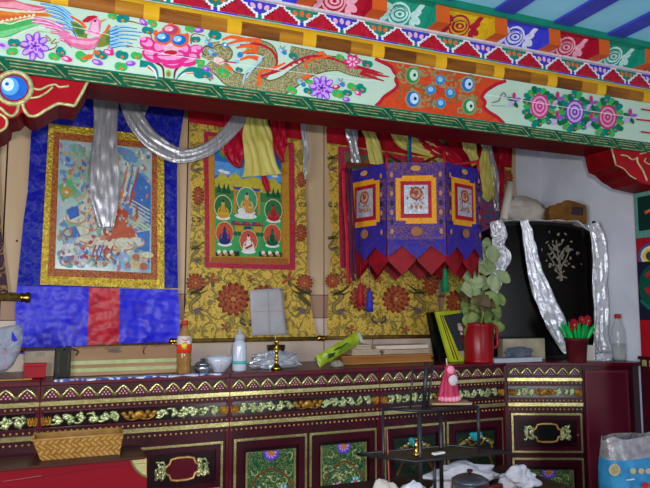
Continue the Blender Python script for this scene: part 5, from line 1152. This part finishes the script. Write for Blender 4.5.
for px, py, L, Wd, dx, dz, m in tuple(extra_lf)+((472, 326, 15, 8, -.2, -1, m_lf2), (470, 322, 17, 10, .1, -1, m_lf), (484, 321, 19, 12, .3, -1, m_lf2), (492, 312, 14, 8, .9, -.5, m_lf), (470, 306, 13, 8, -.8, -.3, m_lf), (478, 308, 16, 9, .2, .4, m_lf2), (488, 303, 14, 9, .5, .6, m_lf), (470, 300, 14, 8, -.6, .4, m_lf2), (480, 296, 18, 10, -.2, 1, m_lf), (490, 290, 17, 10, .4, .9, m_lf3), (476, 282, 18, 11, -.7, .3, m_lf3), (484, 276, 22, 12, .1, 1, m_lf3), (490, 262, 18, 9, .2, 1, m_lf3), (483, 256, 16, 8, -.2, 1, m_lf3), (466, 290, 12, 6, -1, .1, m_lf), (476, 316, 13, 9, -.5, -.7, m_lf), (496, 300, 12, 7, .8, .1, m_lf)):
    Y = Yh-.03+rn.uniform(-.05, .1); p = at(px, py, Y); kk = mpp(p); leaf3(leaves, p, Vector((dx, rn.uniform(-.3, .2), dz)), Vector((rn.uniform(-.3, .3), -1, .35)), L*kk, Wd*kk, m)
leaves.build('foliage', pl, solid=.0006)
b.tube(smooth_path([c+Vector((0, 0, h*.79)), at(480, 310, Yh), at(482, 285, Yh+.01), at(486, 260, Yh+.02), at(487, 246, Yh+.03)], 5), .004, m_lf2, 6); b.tube(smooth_path([c+Vector((-.02, 0, h*.79)), at(470, 312, Yh), at(466, 296, Yh)], 5), .003, m_lf2, 6); b.build('stem', pl)
# ---- black cabinet in the corner
bA, bB = at(493, 350, 3.18), at(600, 350, 3.0); ang = AN*.85
Wk = (at(596, 350, 2.98)-at(494, 350, 3.19)).length; K0 = Vector((at(494, 350, 3.19).x, 3.19, 0)); ang = math.atan2(2.98-3.19, at(596, 350, 2.98).x-K0.x); 
kn = Vector((sin(ang), -cos(ang), 0))
def onk(px, py): return atP(px, py, K0, kn)
def kl(px, py): p = onk(px, py)-K0; return p.x*cos(ang)+p.y*sin(ang), p.z
zt = onk(545, 221.5).z; m_blk = mat('black_lacquer', (14, 12, 12), (9, 8, 8), 6, .22, spec=.15); m_blk2 = mat('black_lacquer_edge', (26, 21, 20), (18, 15, 14), 8, .35, spec=.2)
bk = thing('black_cabinet', 'tall black lacquer cabinet with a silver tree on its front, draped with silver scarves', 'cabinet', K0+Vector((cos(ang)*Wk/2, sin(ang)*Wk/2, CT)))
b = B(); dp_ = .22; ol = [(0, CT+EPS), (Wk, CT+EPS), (Wk, zt-.09)]+[(Wk-.05+.05*cos(t*PI/10), zt-.09+.05*sin(t*PI/10)) for t in range(1, 6)]+[(Wk*.75, zt-.012), (Wk*.5, zt-.002), (Wk*.25, zt-.006), (.05, zt-.02), (.012, zt-.04), (0, zt-.08)]
b.prism([(x, 0, z) for x, z in ol], (0, dp_, 0), m_blk2); 
ins = [(Wk/2+(x-Wk/2)*.955, CT+.02+(z-CT)*.955) for x, z in ol]; b.poly([(x, -.002, z) for x, z in ins], m_blk); xf(b, K0, ang); b.build('carcass', bk)
b = B(); P = Paint(b, lambda px, py: onk(px, py)+kn*.003, tuple(kn), step=.0001); m_tr = mat('silver_inlay', (150, 142, 124), (84, 78, 66), 120, .5, metal=.3)
P.line([(561, 281), (560, 268), (558, 256), (556, 240)], 3.2, m_tr, 1.2)
for e in ([(560, 270), (553, 262), (548, 254)], [(560, 268), (566, 258), (569, 250)], [(559, 262), (550, 248), (548, 244)], [(559, 258), (565, 248), (573, 250)], [(557, 250), (552, 244)], [(561, 276), (567, 278)], [(560, 274), (554, 270)]): P.line(e, 1.8, m_tr, .9)
rn = random.Random(2)
for i in range(70):
    t = rn.random(); x, y = 559+rn.gauss(0, 7.5), 256+rn.gauss(0, 10); P.ell(x, y, .7+rn.random()*1.4, .6+rn.random()*.9, m_tr, rn.random()*3, 7)
b.build('tree_inlay', bk)
# scarves over the black cabinet
def kp(px, py, o=.02): return onk(px, py)+kn*o
m1 = mpp(onk(545, 280))
m_silv2 = mat('silver_tinsel', (244, 246, 252), (222, 224, 234), 40, .3, metal=.35, bump=.6, bscale=45)
def kscarf(label, pts, w, seed, fold=.016, nv=60, o=.03):
    P3 = [kp(*p, o) for p in pts]; k0 = smooth_path(P3, 8); k = len(k0)-1; rn = random.Random(seed); ph = [rn.random()*6 for _ in range(4)]
    tv = Vector((cos(ang), sin(ang), 0))
    def fn(u, v):
        t = v*k; i = min(int(t), k-1); p = k0[i].lerp(k0[i+1], t-i); d = (k0[min(i+1, k)]-k0[max(i-1, 0)]).normalized(); sd = d.cross(kn).normalized()
        q = v*(len(w)-1); j = min(int(q), len(w)-2); ww = (w[j]+(w[j+1]-w[j])*(q-j))*m1
        h = fold*(sin(10*u+ph[1]+2*sin(6*v))+.5*sin(24*u+9*v+ph[3])+.8*noise.noise(Vector((u*5, v*18, seed)))); return p+sd*((u-.5)*ww)+kn*max(abs(h), .0)
    b = B(); b.sheet(fn, 12, nv, m_silv2, True); return tag(b.build('khata_scarf', solid=.0015), label, 'scarf')
kscarf('silver tinsel scarf twisted down the left edge of the black cabinet', [(493, 222), (497, 235), (496, 246), (500, 258), (495, 272), (494, 285), (490, 295)], [13, 17, 12, 18, 14, 11, 7], 41, .022)
kscarf('silver tinsel scarf crossing the front of the black cabinet diagonally', [(521, 221), (527, 245), (532, 270), (541, 296), (552, 320), (560, 338), (566, 352)], [8, 12, 15, 20, 21, 16, 9], 43, .02)
kscarf('speckled silver scarf hanging along the right edge of the black cabinet', [(590, 224), (595, 240), (597, 262), (597, 285), (598, 310), (598, 335), (600, 352)], [12, 15, 15, 15, 14, 14, 22], 45, .012)
b = B(); zz9 = zt+.004; b.sheet(lambda u, v: (lambda p: Vector((p.x, p.y, zt-.012*(abs(u-.5)*2)**4-.055*max(0, u-.88)*8+.006+.004*sin(30*u+9*v))))(K0+Vector((cos(ang), sin(ang), 0))*(Wk*(.0+u*.98))-kn*(-.015+.10*v)), 40, 6, m_silv2); tag(b.build('khata_scarf', solid=.003), 'pale scarf laid flat along the top edge of the black cabinet', 'scarf')
# on top of the black cabinet
tb = onk(528, 214); tb = K0+Vector((cos(ang), sin(ang), 0))*kl(531, 215)[0]-kn*.11; tb.z = zt+.012
crumple('cloth_bundle', 'grey cloth bundle on top of the black cabinet', tb, (.165, .075, .10), mat('grey_cloth', (206, 198, 188), (186, 178, 168), 10, .85, bump=.3, bscale=25), 11, 'cloth', .22, 1.6, 40, 22)
for o in (bpy.data.objects['cloth_bundle'],):
    for p in o.data.polygons: p.use_smooth = True
tc_ = K0+Vector((cos(ang), sin(ang), 0))*kl(571, 215)[0]-kn*.09; tc_.z = zt+.006; k = mpp(onk(570, 210))
r = thing('brown_pouch', 'mustard-brown felt pouch with a dark patch, on the black cabinet right of grey bundle', 'pouch', tc_)
b = B(); m_must = mat('mustard_felt', (128, 88, 40), (106, 70, 30), 16, .85, bump=.3, bscale=40)
for pp_ in [0]:
    ol = [(-16, 0), (17, 0), (17.5, 9), (17, 15), (9, 18), (1, 20), (-3, 19.5), (-8, 16), (-18, 14), (-18, 9)]
    R = Matrix.Rotation(ang, 3, 'Z'); b.prism([tc_+R @ Vector((x*k, -.05, z*k+.001)) for x, z in ol], R @ Vector((0, .1, 0)), m_must)
b.build('pouch_body', r, bevel=.012)
b = B(); b.prism([tc_+R @ Vector((x*k, -.0525, z*k)) for x, z in ((3, 7), (15, 6), (15.5, 14), (5, 16))], R @ Vector((0, .003, 0)), mat('navy_patch', (50, 40, 44), (70, 60, 66), 60, .7)); b.build('patch', r)
# rolled paper leaning
b = B(); a = K0+Vector((cos(ang), sin(ang), 0))*kl(505, 212)[0]-kn*.03; a.z = zt+.012; e = at(510.5, 183, a.y+.02); b.tube([a, e], .026, mat('roll_white', (232, 228, 218), (222, 218, 208), 6, .7), 16); tag(b.build('paper_roll'), 'rolled white paper standing left of the grey cloth bundle', 'roll')
b = B(); p = onk(593, 223); b.ell(kp(594, 223, .0)+Vector((0, 0, .004)), (.012, .012, .010), m_blk, 10, 7); tag(b.build('cabinet_knob'), 'small black knob on the right top corner of the black cabinet', 'knob')
# flat white box, small box, lump before the black cabinet
p0, p1 = onct(497, 2.92), onct(545, 2.90); 
b = B(); dxy = (p1-p0); b.box(((p0.x+p1.x)/2, 2.975, CT+EPS+.013), ((p1.x-p0.x), .10, .026), mat('white_board', (186, 190, 200), (176, 180, 190), 8, .5), -.05); tag(b.build('flat_box', bevel=.004), 'flat white box lying before the black cabinet', 'box')
p0, p1 = onct(503, 3.07), onct(542, 3.07); zt5 = at(522, 338.5, 3.07).z; m_bc = mat('beige_card', (186, 172, 148), None, 10, .7)
b = B(); b.box(((p0.x+p1.x)/2, 3.08, (CT+EPS+zt5)/2), (p1.x-p0.x, .06, zt5-CT-EPS), m_bc, -.1); b.box(((p0.x+p1.x)/2+.06, 3.047, zt5-.02), (.10, .006, .02), flat((206, 200, 190)), -.1); tag(b.build('paper_box', bevel=.002), 'beige cardboard box standing behind the flat white box', 'box')
p = onct(519, 2.985); crumple('plastic_bag', 'grey crumpled bag lying on the flat white box', (p.x, 2.985, CT+.030), (.10, .035, .035), mat('grey_film', (104, 110, 124), (84, 90, 104), 12, .35), 14)
# pot of red flowers
Yo = 2.80; c = onct(577, Yo); k = mpp(at(577, 345, Yo)); h = at(577, 338, Yo).z-CT; r = thing('flower_pot', 'maroon pot of artificial grass and red flowers before the black cabinet', 'potted flowers', c); m_pot = mat('maroon_pot', (96, 30, 36), (80, 22, 28), 8, .4)
b = B(); b.lathe(c+Vector((0, 0, EPS)), [(8.4*k, 0), (8.8*k, 1*k), (10.8*k, h*.86), (11.6*k, h*.87), (11.8*k, h), (10.6*k, h), (10*k, h*.8), (.2*k, h*.8)], m_pot, 24); b.build('pot', r)
b = B(); rn = random.Random(3); m_gr = mat('plastic_grass', (30, 196, 90), (16, 156, 70), 20, .45)
for i in range(130):
    a = rn.random()*6.28; rr = rn.random()**.5*9*k; L = (14+rn.random()*9)*k; o = c+Vector((cos(a)*rr, sin(a)*rr, h*.8)); t = o+Vector((cos(a)*rr*1.1+rn.uniform(-4, 4)*k, sin(a)*rr*.8, L)); s = Vector((1.1*k, 0, 0)); s = Matrix.Rotation(rn.uniform(-1, 1), 3, 'Z') @ s
    mid = o.lerp(t, .55)+Vector((0, 0, .008)); b.poly([o-s*.6, o+s*.6, mid+s, mid-s], m_gr); b.poly([mid-s, mid+s, t], m_gr)
b.build('grass_blades', r)
for fx, fz, sc in ((-9, 15, 6.4), (9, 19, 5.6), (1, 20, 4)):
    b = B(); fc = c+Vector((fx*k, -7*k, h+fz*k-.01)); m_fl = mat('red_petals', (176, 20, 44), (140, 10, 30), 30, .55)
    for q in range(9):
        a = q*.7; e = len(b.v); b.ell((0, 0, 0), (sc*.5*k, .006, sc*.3*k), m_fl, 8, 5)
        R2 = Matrix.Rotation(-a, 3, 'Y')
        for z in range(e, len(b.v)): b.v[z] = R2 @ (b.v[z]+Vector((sc*.55*k, 0, 0)))+fc
    b.ell(fc+Vector((0, -.006, 0)), (sc*.25*k, .006, sc*.25*k), mat('flower_eye', (190, 140, 50), None, 20), 8, 5); b.tube([fc, c+Vector((0, 0, h*.8))], .002, m_gr, 5)
    b.build('flower', r)
p = onct(591, 2.865); b = B(); b.box((p.x, 2.87, CT+EPS+.045), (.05, .02, .09), mat('roll_white', (206, 202, 194)), -.3, .06); tag(b.build('paper_card', bevel=.002), 'small white paper card standing right of the flower pot', 'card')
p = onct(604, 2.84); crumple('tinsel_heap', 'crumpled silver foil heap at the foot of the speckled scarf', (p.x, 2.84, CT+.001), (.06, .03, .028), m_silv2, 17, 'foil', .4, 3)
# ================================================================== foreground
# red chest + basket, bottom left
YC = 2.78
zc = at(65, 463, YC).z
chz = zc
a0_ = atP(-40, 463, (0, YC, 0), (0, 1, 0)); xr = at(147, 470, YC).x; xl = -1.2
ch = thing('red_chest', 'bright red wooden chest with a cream corner at the bottom left, under the basket', 'chest', ((xl+xr)/2, 2.7, 0)); m_chest = mat('chest_red', (152, 16, 36), (132, 10, 26), 5, .4, bump=.05, bscale=20, stretch=(.2, 1, 1))
b = B(); b.bx(xl, xr, YC, 2.975, .05, chz-.012, m_chest); P = Paint(b, lambda x, y: at(x, y, YC))
P.poly([(130, 459.8), (146.5, 458.3), (146.5, 476), (141, 474), (135, 468)], flat((206, 192, 130))); P.line([(131, 460), (135, 468), (141, 474), (147, 477)], 2, flat((110, 120, 70))); P.line([(134, 464), (146, 463)], .8, flat((150, 140, 90)))
P.line([(0, 482), (40, 477.5), (85, 470), (130, 465)], .7, flat((110, 14, 30))); P.line([(2, 481.5), (20, 479), (42, 475.5)], .4, flat((190, 120, 124)))
b.build('chest_body', ch)
b = B(); b.bx(xl, xr-.01, YC-.005, 2.977, chz-.012, chz, mat('chest_top', (96, 50, 40), (70, 34, 28), 10, .4, stretch=(.2, 1, 1))); b.build('chest_lid', ch, bevel=.003)
b = B()
for x in (xl+.05, xr-.05):
    for y in (YC+.03, 2.94): b.bx(x-.025, x+.025, y-.025, y+.025, 0, .05, m_chest)
b.build('foot', ch)
# woven basket (tray with herringbone sides)
m_bas = brocade('woven_bamboo', (196, 150, 80), [((150, 104, 48), 60, .3)], 60, .3, bump=.5)
c0, c1, c2 = atz(41, 461, chz), atz(119.5, 454.5, chz), atz(33, 447, chz)
ex = (c1-c0); ey = (c2-c0); ey = Vector((-ex.y, ex.x, 0)).normalized()*.125; ht = at(60, 436, c0.y).z-chz-.01; ht = .082
r = thing('bamboo_basket', 'low rectangular woven bamboo basket on the red chest', 'basket', (c0+c1+ey)/2)
b = B(); nW, nH = 34, 8
def wall(p, e, n0, mm, th=.006):
    """woven wall: staggered diagonal strips as real relief"""
    L = e.length; d = e.normalized(); n = Vector((d.y, -d.x, 0)); nn = max(6, int(L/.011))
    for i in range(nn):
        for j in range(nH):
            s = (i+.5)/nn*L; z = ht*(j+.5)/nH; up = 1 if (j//2) % 2 else -1
            a = p+d*(s-.006)+Vector((0, 0, z-up*.006)); q = p+d*(s+.006)+Vector((0, 0, z+up*.006)); w = Vector((0, 0, .005))
            o = n*(.0015+.0015*((i+j) % 2)); b.poly([a-w+o*.3, q-w+o, q+w+o, a+w+o*.3], mm[(i+j) % 2])
    b.prism([p, p+e, p+e-n*th, p-n*th], (0, 0, ht), mm[1])
mm = (mat('bamboo_light', (206, 160, 88), (184, 136, 66), 30, .28), mat('bamboo_dark', (170, 122, 60), (146, 100, 46), 30, .32))
fl = Vector((.03, .0, 0))
c0.z = c1.z = c2.z = chz+.002
wall(c0, ex, 0, mm); wall(c0+ex, ey, 0, mm); wall(c0+ex+ey, -ex, 0, mm); wall(c0+ey, -ey, 0, mm)
b.prism([c0, c0+ex, c0+ex+ey, c0+ey], (0, 0, .006), mm[1])
def flare(bb):
    cc_ = c0+ex*.75+ey*.5
    for i, p in enumerate(bb.v):
        t = (p.z-chz)/ht*.15; bb.v[i] = Vector((p.x+(p.x-cc_.x)*t, p.y+(p.y-cc_.y)*t*.6, p.z))
    return bb
flare(b).build('woven_body', r)
b = B(); z = Vector((0, 0, ht)); b.tube([c0+z, c0+ex+z, c0+ex+ey+z, c0+ey+z, c0+z], .005, mm[0], 6); flare(b).build('rim', r)
# low table carrying the wire stand and bags
tz = .66; m_tbl = mat('table_dark', (60, 30, 28), (46, 22, 20), 8, .4)
t = thing('low_table', 'dark low table just below the photo edge, carrying stand and bags', 'table', (1.35, 2.2, 0))
b = B(); b.bx(.70, 2.08, 1.95, 2.66, tz-.03, tz, m_tbl); b.build('tabletop', t)
for x in (.75, 2.03):
    for y in (2.0, 2.61): b = B(); b.bx(x-.025, x+.025, y-.025, y+.025, 0, tz-.03, m_tbl); b.build('leg', t)
# wire stand, two shelves
m_iron = mat('dark_iron', (52, 50, 54), (40, 38, 42), 14, .4, metal=.4)
st = thing('wire_stand', 'thin dark metal stand with two square shelves before the altar', 'stand', (1.25, 2.25, tz))
zl = .885; A = atz(357, 454, zl); Fr = atz(415, 461.5, zl); Rr = atz(511, 452, zl); Bk = A+Rr-Fr
zu = 1.055; f_ = atz(421, 411, zu); l_ = atz(383, 408.5, zu); r_ = atz(478, 406.5, zu); bk_ = l_+r_-f_
def shelf(q, z, name):
    b = B(); q = [Vector((p.x, p.y, z)) for p in q]; b.prism([p-Vector((0, 0, .006)) for p in q], (0, 0, .006), mat('shelf_iron', (70, 62, 58), (50, 44, 42), 20, .35, metal=.5)); b.tube(q+[q[0]], .005, m_iron, 6); b.build(name, st)
shelf([A, Fr, Rr, Bk], zl, 'shelf'); shelf([l_, f_, r_, bk_], zu, 'shelf')
for p, z0, z1, rr in ((Vector((f_.x, f_.y+.012, 0)), tz+.001, zu, .0095), (l_, tz+.001, zu, .005), (r_, zl, zu, .006), (bk_, tz+.001, zu, .008), (A.lerp(Rr, .5), tz+.001, zl, .006)):
    b = B(); b.tube([(p.x, p.y, z0), (p.x, p.y, z1)], rr, m_iron, 8); b.build('post', st)
for px, yt, rr, dd in ((413, 367, .004, .02), (426.5, 362, .0085, .02), (433, 363, .005, .04)):
    p = atz(px, 408.5, zu); p = p+Vector((0, dd, 0)); e = at(px, yt, p.y); b = B(); b.tube([(p.x, p.y, zu), (e.x, p.y, e.z)], rr, m_iron, 8); b.build('post', st)
# incense stick leaning on the stand
b = B(); e = at(390, 473, 2.2); s_ = at(387, 428, 2.22); b.tube([Vector((e.x, 2.2, tz+.001)), s_], .003, mat('incense_red', (176, 92, 74), (160, 80, 64), 30, .6), 6); tag(b.build('incense_stick'), 'slim reddish incense stick before the left of the wire stand', 'stick')
# pink butter sculpture on a board
pb = atz(449, 404.5, zu); k = mpp(pb); b = B(); b.box((pb.x, pb.y, zu+.005+.004), (40*k, .10, .008), m_wood, -.35); tag(b.build('wooden_plate', bevel=.002), 'thin pale board under the pink figure on the upper shelf', 'board')
zf = zu+.0145; r = thing('butter_sculpture', 'pink moulded butter offering with a white medallion on the wire stand', 'offering', (pb.x, pb.y, zf)); m_pk = mat('pink_butter', (188, 52, 90), (164, 36, 70), 16, .45); m_pk2 = mat('pink_pale', (232, 150, 170), (216, 130, 152), 16, .45)
b = B(); ry_ = lambda th, z: 1
base = len(b.v); prof = [(11.5, 0), (11, 5), (9.6, 11), (8.2, 17), (6.6, 22), (5, 27), (4.6, 30), (3.2, 34), (1, 36)]
for rr, z in prof:
    for j in range(32):
        th = 2*PI*j/32; f = 1+(.14*cos(8*th) if z < 20 else .05*cos(8*th)); b.v.append(Vector((pb.x+rr*k*f*cos(th), pb.y+rr*k*f*.7*sin(th), zf+z*k)))
for i in range(len(prof)-1):
    for j in range(32): a = base+i*32+j; q = base+i*32+(j+1) % 32; b.face((a, q, q+32, a+32), m_pk, True)
b.face([base+j for j in range(32)], m_pk); b.build('cone', r)
b = B(); b.ell((pb.x-.5*k, pb.y-5*k, zf+26*k), (5.2*k, .010, 6.4*k), m_pk, 14, 8); b.ell((pb.x+1*k, pb.y-6.6*k, zf+21*k), (5.4*k, .009, 5.6*k), mat('medallion', (216, 206, 212), None, 8, .5), 14, 8); b.ell((pb.x-1*k, pb.y-6*k, zf+31*k), (4.4*k, .010, 4.4*k), m_pk2, 12, 7); b.build('medallion', r)
b = B()
for j in range(9): th = PI+PI*j/8; b.ell((pb.x+10.2*k*cos(th), pb.y+8.6*k*sin(th), zf+2.6*k), (2.6*k, 2.2*k, 2.7*k), m_pk2, 9, 6)
b.build('petal_row', r)
b = B(); b.tube([(pb.x-1.5*k, pb.y, zf+35*k), (pb.x-2*k, pb.y, zf+42*k)], .0035, mat('stick_cream', (206, 196, 160), None, 10), 6); b.build('top_stick', r)
# little brass lamp and paper scrap on the lower shelf
pc = atz(418, 458, zl)+Vector((0, .012, 0)); k = mpp(pc); b = B(); b.lathe((pc.x, pc.y, zl+.0055), [(3.6*k, 0), (3.4*k, 2*k), (2*k, 3.5*k), (1.8*k, 9*k), (2.1*k, 10*k), (1.7*k, 11*k), (1.6*k, 16*k), (2*k, 17*k), (.4*k, 17.4*k)], m_brass, 16); tag(b.build('butter_lamp'), 'tiny brass lamp at the front of the lower wire shelf', 'lamp')
pc = atz(440, 456.5, zl)+Vector((0, .01, 0)); b = B(); b.box((pc.x, pc.y, zl+.010), (.055, .02, .008), mat('roll_white', (206, 202, 194)), .2); tag(b.build('paper_scrap', bevel=.003), 'small white paper scrap beside the tiny brass lamp', 'paper')
# bags and pot
m_bagw2 = mat('white_bag', (218, 214, 218), (200, 196, 204), 10, .35, bump=.5, bscale=40)
def bagz(px, yt, Y): return at(px, yt, Y).z
p = at(385, 482, 2.12); crumple('paper_wrapping', 'crumpled cream wrapping at the bottom edge below the incense stick', (p.x-.02, 2.10, tz+.001), (.085, .06, .095), mat('cream_wrap', (206, 194, 180), (190, 178, 164), 10, .6), 21, 'wrapping', .35, 1.6, smo=True, hf=.3)
p = at(411, 480, 2.10); crumple('plastic_bag', 'white plastic bag with an orange print at the bottom edge, left of the pot', (p.x+.01, 2.08, tz+.001), (.075, .05, .092), m_bagw2, 23, amp=.35, fr=1.6, smo=True, hf=.2)
p = at(478, 470, 2.36); crumple('plastic_bag', 'white plastic bag bunched behind the grey lidded pot', (p.x-.02, 2.44, tz+.001), (.20, .07, .062), m_bagw2, 26, amp=.55, fr=1.5, nu=64, nv=36, smo=True, hf=.15)
p = at(515, 474, 2.3); crumple('plastic_bag', 'white plastic bag in front of the corner cabinet, right of the pot', (p.x+.03, 2.32, tz+.001), (.10, .05, .055), m_bagw2, 29, amp=.55, fr=1.5, nu=64, nv=36, smo=True, hf=.15)
Yq = 2.15; p = at(470, 480, Yq); k = mpp(p); zl_ = at(470, 481, Yq).z; r = thing('lidded_pot', 'grey metal pot with domed lid and brown handle at the bottom edge', 'pot', (p.x, Yq, tz)); m_alu = mat('dull_alu', (120, 122, 130), (104, 106, 114), 12, .3, metal=.7)
b = B(); b.lathe((p.x, Yq, tz+.001), [(14*k, 0), (17*k, .01), (18.4*k, (zl_-tz)*.6), (18*k, zl_-tz)], m_alu, 28); b.build('pot_body', r)
b = B(); zz_ = zl_+.001; b.lathe((p.x, Yq, zz_), [(18.6*k, 0), (18.6*k, 1*k), (14*k, 4*k), (8*k, 6*k), (3*k, 6.8*k)], m_alu, 28); b.build('lid', r)
b = B(); m_bk = mat('bakelite', (84, 34, 30), (66, 24, 22), 10, .3); b.lathe((p.x, Yq, zz_+6.6*k), [(1.2*k, 0), (1.2*k, 1.4*k), (3*k, 2.4*k), (3*k, 4*k), (1.4*k, 4.8*k)], m_bk, 14); b.build('lid_knob', r)
b = B(); hx = [(p.x-6*k, Yq-17.5*k, zl_-3*k), (p.x+2*k, Yq-22*k, zl_-1.5*k), (p.x+12*k, Yq-24*k, zl_-.5*k), (p.x+20*k, Yq-24*k, zl_)]; b.tube(smooth_path(hx, 4), 2.2*k, m_bk, 10); b.build('handle', r)
# big printed sack at the bottom right
sk = at(633, 440, 2.28); sc_ = B(); m_sk = mat('sack_clear', (176, 172, 172), (140, 134, 138), 30, .25, bump=.8, bscale=40, metal=.15); m_skb = mat('sack_blue', (66, 156, 204), (40, 128, 182), 10, .3, bump=.4, bscale=30)
xl_ = at(601, 450, 2.28).x+.1; xw = .36; zt = sk.z; zblue = at(620, 462, 2.28).z
def sackf(u, v):
    a = 2*PI*u; w = 1-.10*(1-v)*v*2; x = cos(a); y = sin(a); x = math.copysign(abs(x)**.6, x); y = math.copysign(abs(y)**.7, y)
    t = 1-.55*max(0, v-.82)/.18
    n = noise.noise(Vector((cos(a)*2.5, sin(a)*2.5, v*7))); return (xl_+xw/2+x*xw/2*(1-.03*n), 2.36+y*.09*t*(1+.25*n), .001+zt*v*(1+(.03*noise.noise(Vector((u*9, 3, 1))) if v > .9 else 0)))
rows = 60; sc_.sheet(sackf, 64, rows, m_skb, False, lambda i, j: m_sk if (j+.5)/rows*zt > zblue or (j+.5)/rows*zt < .15 else m_skb)
P = Paint(sc_, lambda x, y: at(x, y, 2.262), step=.0003)
P.ell(614.5, 470, 5.8, 6.2, (206, 190, 150)); P.ell(614.5, 470, 4, 4.4, (190, 170, 120))
for x in (633, 641, 648): P.ell(x, 471, 3, 3, (206, 190, 150))
P.ell(645, 485, 3.6, 3, (200, 40, 50)); P.line([(626, 480), (634, 479)], 1.4, (226, 226, 230))
tag(sc_.build('plastic_sack', solid=.002), 'large plastic sack with blue print and cream dots at the bottom right', 'sack')
# ================================================================== light, world, exposure
def area(name, loc, rot, sx, sy, e, col):
    l = bpy.data.lights.new(name, 'AREA'); l.shape = 'RECTANGLE'; l.size = sx; l.size_y = sy; l.energy = e; l.color = col
    o = bpy.data.objects.new(name, l); C.objects.link(o); o.location = loc; o.rotation_euler = rot; return o
area('window_light', (-1.62, .35, 1.75), (math.radians(108), 0, math.radians(-78)), 1.9, 1.3, 104, (.84, .92, 1))
area('door_light', (2.0, -1.93, 1.05), (math.radians(90), 0, 0), .9, 1.9, 28, (.9, .95, 1))
fl_ = area('camera_flash', (.05, -.02, 1.56), (PI/2+PITCH, 0, -YAW+.12), .07, .04, 37, (1, .97, .93))
w = bpy.data.worlds.new('World'); bpy.context.scene.world = w; w.use_nodes = True
w.node_tree.nodes['Background'].inputs[0].default_value = (.75, .84, 1, 1); w.node_tree.nodes['Background'].inputs[1].default_value = .45
sc = bpy.context.scene; sc.view_settings.view_transform = 'Standard'; sc.view_settings.look = 'None'; sc.view_settings.gamma = 1; sc.view_settings.exposure = 0; sc.view_settings.use_curve_mapping = False
# unseen frames added round the window and door area lamps; walls stay closed
m_fr = mat('frame_wood', (110, 60, 40), (90, 46, 30), 8, .5)
b = B(); rectframe(b, -1.05, 1.05, .98, 2.42, .09, 0, .04, m_fr); xf(b, (LX+.001, .35, 0), PI/2); b.build('window_frame', kind='structure')
b = B(); rectframe(b, 1.47, 2.53, .0, 2.1, .07, 0, .04, m_fr)
b.v = [Vector((p.x, BY+.001-p.y, p.z)) for p in b.v]; b.build('door_frame', kind='structure')
